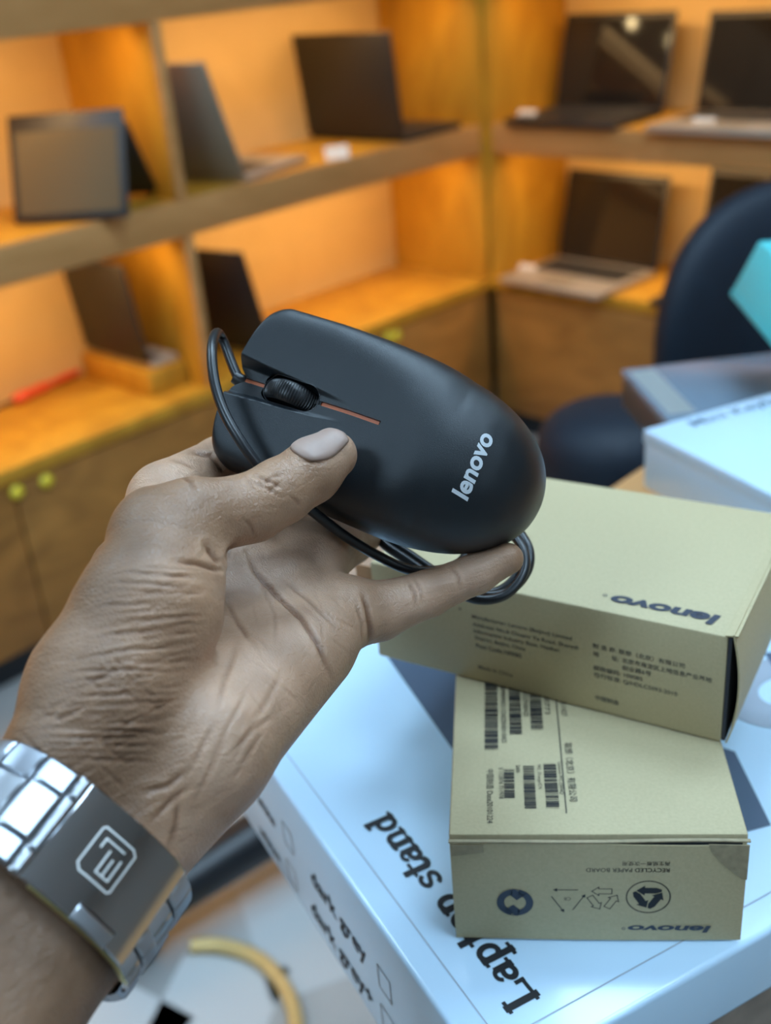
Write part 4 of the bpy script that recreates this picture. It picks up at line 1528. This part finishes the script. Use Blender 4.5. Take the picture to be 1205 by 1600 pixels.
def build_hand():
    lo_, hi_ = np.array([-190.0, -32.0, 118.0]), np.array([42.0, 225.0, 402.0])
    P, F = surface_nets(sdf, lo_, hi_, 0.60)
    for _ in range(2):
        P = P - blocked(lambda q: grad(sdf, q) * np.clip(sdf(q), -0.6, 0.6)[:, None], P)
    N = blocked(lambda q: grad(sdf, q), P)
    px = np.stack([P[:, 0] / P[:, 2] * FPX + 602.5, P[:, 1] / P[:, 2] * FPX + 800], 1)
    facing = -(N * P).sum(1) / np.linalg.norm(P, axis=1)
    near = facing > 0.05
    # only the first surface on each line of sight carries the folds drawn for it
    key = (np.round(px[:, 0] / 6).astype(int) * 4000 + np.round(px[:, 1] / 6).astype(int))
    order = np.argsort(P[:, 2])
    _, first = np.unique(key[order], return_index=True)
    zmin = dict(zip(key[order][first], P[order][first, 2]))
    zf = np.array([zmin[k] for k in key])
    vis = near & (P[:, 2] < zf + 7)
    disp = np.zeros(len(P))
    ci = np.where(vis)[0]
    pv = px[ci]
    for pts, dep, hw in CREASES:
        a = np.array(pts, float)
        m_ = (pv[:, 0] > a[:, 0].min() - 4 * hw) & (pv[:, 0] < a[:, 0].max() + 4 * hw) & (pv[:, 1] > a[:, 1].min() - 4 * hw) & (pv[:, 1] < a[:, 1].max() + 4 * hw)
        if m_.any():
            d = seg_dist(pv[m_], a)
            end = np.minimum(np.hypot(*(pv[m_] - a[0]).T), np.hypot(*(pv[m_] - a[-1]).T))
            L_ = np.hypot(*(a[-1] - a[0]))
            fade = np.clip(end / (0.25 * L_ + 1), 0.15, 1)
            disp[ci[m_]] -= fade * dep * 1.45 * (np.exp(-(d / hw) ** 2) - 0.35 * np.exp(-(d / (2.4 * hw)) ** 2))
    P = P + N * disp[:, None]
    # skin tone: the palm side is paler than the back of the hand
    T = np.zeros(len(P))
    palm_poly = [((470, 960), 120), ((400, 900), 70), ((400, 1080), 110), ((350, 1200), 80), ((640, 935), 70), ((740, 900), 60), ((310, 1310), 60), ((500, 860), 70)]
    for (a, b), r in palm_poly:
        T = np.maximum(T, np.clip(1.35 - np.hypot(px[:, 0] - a, px[:, 1] - b) / r, 0, 1))
    T = T * (facing > -0.2)
    thumb_side = seg_dist(px, [(120, 1150), (170, 1060), (235, 930), (255, 850)])
    T = np.where((thumb_side < 95) & (P[:, 2] < 296), np.minimum(T, 0.30), T)
    idx_side = seg_dist(px, [(240, 775), (345, 725)])
    T = np.where((idx_side < 70) & (P[:, 2] > 312), np.maximum(T, 0.75), T)
    tip = np.hypot(px[:, 0] - 535, px[:, 1] - 705)
    T = np.where((P[:, 2] < 322), np.maximum(T, np.clip(0.9 - tip / 60, 0, 0.7)), T)
    T = np.clip(T, 0, 1)[:, None]
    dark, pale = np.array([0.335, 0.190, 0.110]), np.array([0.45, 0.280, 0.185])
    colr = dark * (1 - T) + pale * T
    colr = colr * (1 + np.clip(disp, -0.6, 0.1)[:, None] * np.array([0.7, 0.85, 0.95]))   # colour is darkened with the depth of the folds
    # browner outer skin plus painted shade and light: left side darkened, palm heel brightened
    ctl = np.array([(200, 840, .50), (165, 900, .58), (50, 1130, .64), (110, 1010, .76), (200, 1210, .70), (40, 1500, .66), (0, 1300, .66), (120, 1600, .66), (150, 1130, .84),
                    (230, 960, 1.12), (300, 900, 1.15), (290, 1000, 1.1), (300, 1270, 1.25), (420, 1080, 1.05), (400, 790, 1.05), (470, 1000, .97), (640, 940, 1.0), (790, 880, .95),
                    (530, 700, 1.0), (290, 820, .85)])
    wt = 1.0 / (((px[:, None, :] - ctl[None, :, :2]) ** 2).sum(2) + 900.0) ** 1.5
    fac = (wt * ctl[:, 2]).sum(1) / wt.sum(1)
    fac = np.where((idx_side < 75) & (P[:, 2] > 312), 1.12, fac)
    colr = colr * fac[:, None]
    room0 = to_room(WR)
    me = bpy.data.meshes.new('person')
    Vr = to_room(P) - room0
    me.vertices.add(len(Vr))
    me.vertices.foreach_set('co', Vr.ravel())
    me.loops.add(F.size)
    me.loops.foreach_set('vertex_index', F.ravel().astype(np.int32))
    me.polygons.add(len(F))
    me.polygons.foreach_set('loop_start', np.arange(0, F.size, 4, dtype=np.int32))
    me.polygons.foreach_set('use_smooth', np.ones(len(F), bool))
    me.update()
    me.validate()
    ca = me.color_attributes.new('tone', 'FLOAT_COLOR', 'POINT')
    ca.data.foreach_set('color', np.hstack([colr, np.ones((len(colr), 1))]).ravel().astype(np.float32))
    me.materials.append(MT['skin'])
    o = bpy.data.objects.new('person', me)
    COL.objects.link(o)
    o.location = tuple(room0)
    tag(o, 'person with bare forearm reaching in, hand pinching a black computer mouse', 'person')
    return o, room0


person, PROOM = build_hand()


def on_skin(p, direction, lift):
    """slide from outside along -direction until the skin is met, then lift off it"""
    p = p + direction * 12
    for _ in range(40):
        p = p - direction * (sdf(p) * 0.9)[:, None]
    return p + direction * lift[:, None]


def thumbnail():
    a, b = THUMB[4][0], THUMB[5][0]
    ax = unit(b - a)
    side = np.array([-0.10, -0.74, -0.68])
    nn = unit(side - ax * (side @ ax))
    bb = np.cross(ax, nn)
    mid = C3(508, 721, 310.0)
    c, dr, lf, F = [], [], [], []
    nu, nv = 24, 20
    for i in range(nu + 1):
        u = -1 + 2 * i / nu
        for j in range(nv + 1):
            v = -1 + 2 * j / nv
            # squircle outline, rounder at the cuticle
            uu = u * math.sqrt(max(0, 1 - 0.32 * v * v))
            vv = v * (0.90 if u > 0 else 0.90 - 0.25 * u * u) * math.sqrt(max(0, 1 - 0.30 * u * u))
            c.append(mid + ax * uu * 8.0)
            dr.append(unit(nn * math.cos(vv * 0.86) + bb * math.sin(vv * 0.86)))
            lf.append(0.38 - 0.55 * max(0, max(abs(u), abs(v)) - 0.86) / 0.14)
    V = to_room(on_skin(np.array(c), np.array(dr), np.array(lf))) - PROOM
    for i in range(nu):
        for j in range(nv):
            k = i * (nv + 1) + j
            F.append((k, k + nv + 1, k + nv + 2, k + 1))
    o = obj('thumbnail', V, F, MT['nail'], person, smooth=True)
    md = o.modifiers.new('thickness', 'SOLIDIFY')
    md.thickness = 0.0005
    md.offset = -1
    o['label'] = 'pale thumbnail'


thumbnail()


# ------------------------------------------------------------------ the wrist watch bracelet
def bracelet():
    RT, RN, EXP, KA = 28.0, 21.8, 2.6, 0.95              # half axes across and through the wrist, squareness
    base = WR                                  # ring centre
    wr = to_room(base)
    t = thing('wrist_watch', 'silver steel wrist watch bracelet with engraved clasp on the wrist', 'watch', tuple(wr))

    def ring(th):
        c, s = math.cos(th), math.sin(th)
        return np.array([RT * math.copysign(abs(c) ** (2 / EXP), c), RN * math.copysign(abs(s) ** (2 / EXP), s)])
    ths = np.linspace(0, 2 * PI, 1441)
    pts = np.array([ring(a) for a in ths])
    arc = np.concatenate([[0], np.cumsum(np.hypot(*np.diff(pts, axis=0).T))])
    tot = arc[-1]

    def path(s):                               # s: mm along the ring from its top centre, clockwise to +T
        s0 = np.interp(PI / 2, ths, arc)
        q = (s0 - s) % tot
        p_ = np.array([np.interp(q, arc, pts[:, 0]), np.interp(q, arc, pts[:, 1])])
        q2 = (q - 0.2) % tot
        p2 = np.array([np.interp(q2, arc, pts[:, 0]), np.interp(q2, arc, pts[:, 1])])
        tg = unit(p2 - p_)
        return p_, tg, np.array([-tg[1], tg[0]])

    def W(a, s, h):
        p_, tg, nr = path(s)
        if nr @ p_ < 0:
            nr = -nr
        q = p_ + nr * h
        return base + W_A * (a * KA) + W_T * q[0] + W_N * q[1]

    def piece(name, a0, a1, s0, s1, h0, h1, m, parent=t, n=6, round_=0.5, crown=0.25, smooth=True):
        """curved slab following the ring, edges rounded"""
        A = [a0, a0 + round_, (a0 + a1) / 2, a1 - round_, a1]
        Sx = [s0] + list(np.linspace(s0 + round_, s1 - round_, n)) + [s1]
        V, F = [], []
        for i, s in enumerate(Sx):
            es = i in (0, len(Sx) - 1)
            for j, a in enumerate(A):
                ea = j in (0, 4)
                top = h1 + (crown if j == 2 else 0) - (round_ * 0.8 if (es or ea) else 0)
                V.append(to_room(W(a, s, top)) - wr)
        k = len(V)
        for s in Sx:
            for a in A:
                V.append(to_room(W(a, s, h0)) - wr)
        ns, na = len(Sx), 5
        I = lambda i, j: i * na + j
        for i in range(ns - 1):
            for j in range(na - 1):
                F.append((I(i, j), I(i + 1, j), I(i + 1, j + 1), I(i, j + 1)))
                F.append((k + I(i, j), k + I(i, j + 1), k + I(i + 1, j + 1), k + I(i + 1, j)))
        for i in range(ns - 1):
            F.append((I(i, 0), k + I(i, 0), k + I(i + 1, 0), I(i + 1, 0)))
            F.append((I(i, na - 1), I(i + 1, na - 1), k + I(i + 1, na - 1), k + I(i, na - 1)))
        for j in range(na - 1):
            F.append((I(0, j), I(0, j + 1), k + I(0, j + 1), k + I(0, j)))
            F.append((I(ns - 1, j), k + I(ns - 1, j), k + I(ns - 1, j + 1), I(ns - 1, j + 1)))
        return obj(name, V, F, m, parent, smooth=smooth, sharp=30)

    HWD = 13.0
    S0, S1 = -7.6, 21.1
    # folding clasp plate
    cl = piece('clasp', -HWD, HWD, S0, S1, 0.6, 2.6, MT['steel'], n=14, round_=0.45, crown=0.0)
    # engraved square letter mark
    def etch(pts, wd=0.42):
        V, F = [], []
        for (a0, s0), (a1, s1) in zip(pts[:-1], pts[1:]):
            n = unit([-(s1 - s0), a1 - a0]) * wd / 2
            e = unit([a1 - a0, s1 - s0]) * wd / 2
            m_ = 6
            for i in range(m_ + 1):
                q = np.array([a0, s0]) - e + (np.array([a1 - a0, s1 - s0]) + 2 * e) * i / m_
                V += [to_room(W(q[0] - n[0], q[1] - n[1], 2.66)) - wr, to_room(W(q[0] + n[0], q[1] + n[1], 2.66)) - wr]
            k = len(V) - 2 * (m_ + 1)
            F += [(k + 2 * i, k + 2 * i + 1, k + 2 * i + 3, k + 2 * i + 2) for i in range(m_)]
        obj('engraving', V, F, MT['steel_etch'], cl)
    c_ = (1.5, 4.5)
    E = lambda *q: [(c_[0] + a, c_[1] + s) for a, s in q]
    etch(E((-3.0, -4.6), (5.0, -4.6), (5.6, -4.0), (5.6, 3.4)))
    etch(E((4.2, 4.6), (-5.0, 4.6), (-5.6, 4.0), (-5.6, -3.4)))
    etch(E((-5.6, -3.4), (-4.4, -4.6), (-3.0, -4.6)))
    etch(E((5.6, 3.4), (4.6, 4.6), (4.2, 4.6)))
    etch(E((3.6, -2.6), (3.6, 2.2)))
    etch(E((3.6, -2.6), (1.4, -2.6)))
    etch(E((1.8, -0.4), (-3.6, -0.4)))
    etch(E((0.6, 1.2), (-3.2, 1.2)))
    etch(E((-3.6, -0.4), (-3.6, 2.8), (1.6, 2.8)))
    # release tab cut into the elbow-side edge, brass-coloured lip and the end tube
    piece('release_tab', -HWD - 0.2, -HWD + 3.4, 5.5, 15.0, 1.0, 2.95, MT['steel_b'], cl, crown=0.0, round_=0.4)
    piece('tab_slot', -HWD + 3.5, -HWD + 4.1, 5.5, 15.2, 1.6, 2.66, MT['steel_dark'], cl, crown=0.0, round_=0.1)
    piece('side_lip', -HWD - 0.35, -HWD - 0.05, -5, 27.0, 0.4, 1.9, MT['brass'], cl, crown=0.0, round_=0.1)
    piece('inner_fold', -HWD + 1.5, HWD - 1.5, S0 + 2, 29.5, -0.8, 0.4, MT['steel_b'], cl, n=14, crown=0.0, round_=0.2)
    for a0, a1 in ((-13.0, -7.2), (-7.0, 7.0), (7.2, 13.0)):
        piece('end_tube', a0, a1, S0 - 2.6, S0 - 0.25, 0.4, 2.9, MT['steel_b'], n=4, crown=0.0, round_=0.7)
    # bracelet rows: three links each, going round the wrist from both ends of the clasp
    s = S0 - 3.0
    row = 0
    end = -(tot - 34)
    while s - 7.6 > end:
        cols = ((-12.6, -6.3), (-6.0, 6.0), (6.3, 12.6)) if row % 2 == 0 else ((-12.6, -5.3), (-5.0, 5.0), (5.3, 12.6))
        sh_ = 0.0
        for q, (a0, a1) in enumerate(cols):
            dz = 1.6 if q == 1 else 0.0
            piece('link', a0, a1, s - 7.4 - dz * 0, s - 0.2, 0.0, 2.7 if q != 1 else 2.9, MT['steel_b'] if q == 1 else MT['steel_link'], n=5, round_=0.6, crown=0.15)
        piece('link_pin', -11.5, 11.5, s - 7.9, s + 0.2, 0.6, 1.5, MT['steel_dark'], n=5, crown=0.0, round_=0.2)
        s -= 7.7
        row += 1
    # stepped links on the other side of the clasp
    s = S1 + 0.3
    for k_, ln in enumerate((4.6, 5.4)):
        for q, (a0, a1) in enumerate(((-12.8, -7.4), (-7.1, -2.2), (-1.9, 5.6), (5.9, 12.8))):
            piece('end_link', a0, a1, s, s + ln, 0.0, 2.0 if q % 2 else 1.4, MT['steel'] if q % 2 == 0 else MT['steel_b'], n=3, round_=0.4, crown=0.1)
        s += ln + 0.25
    return t


bracelet()
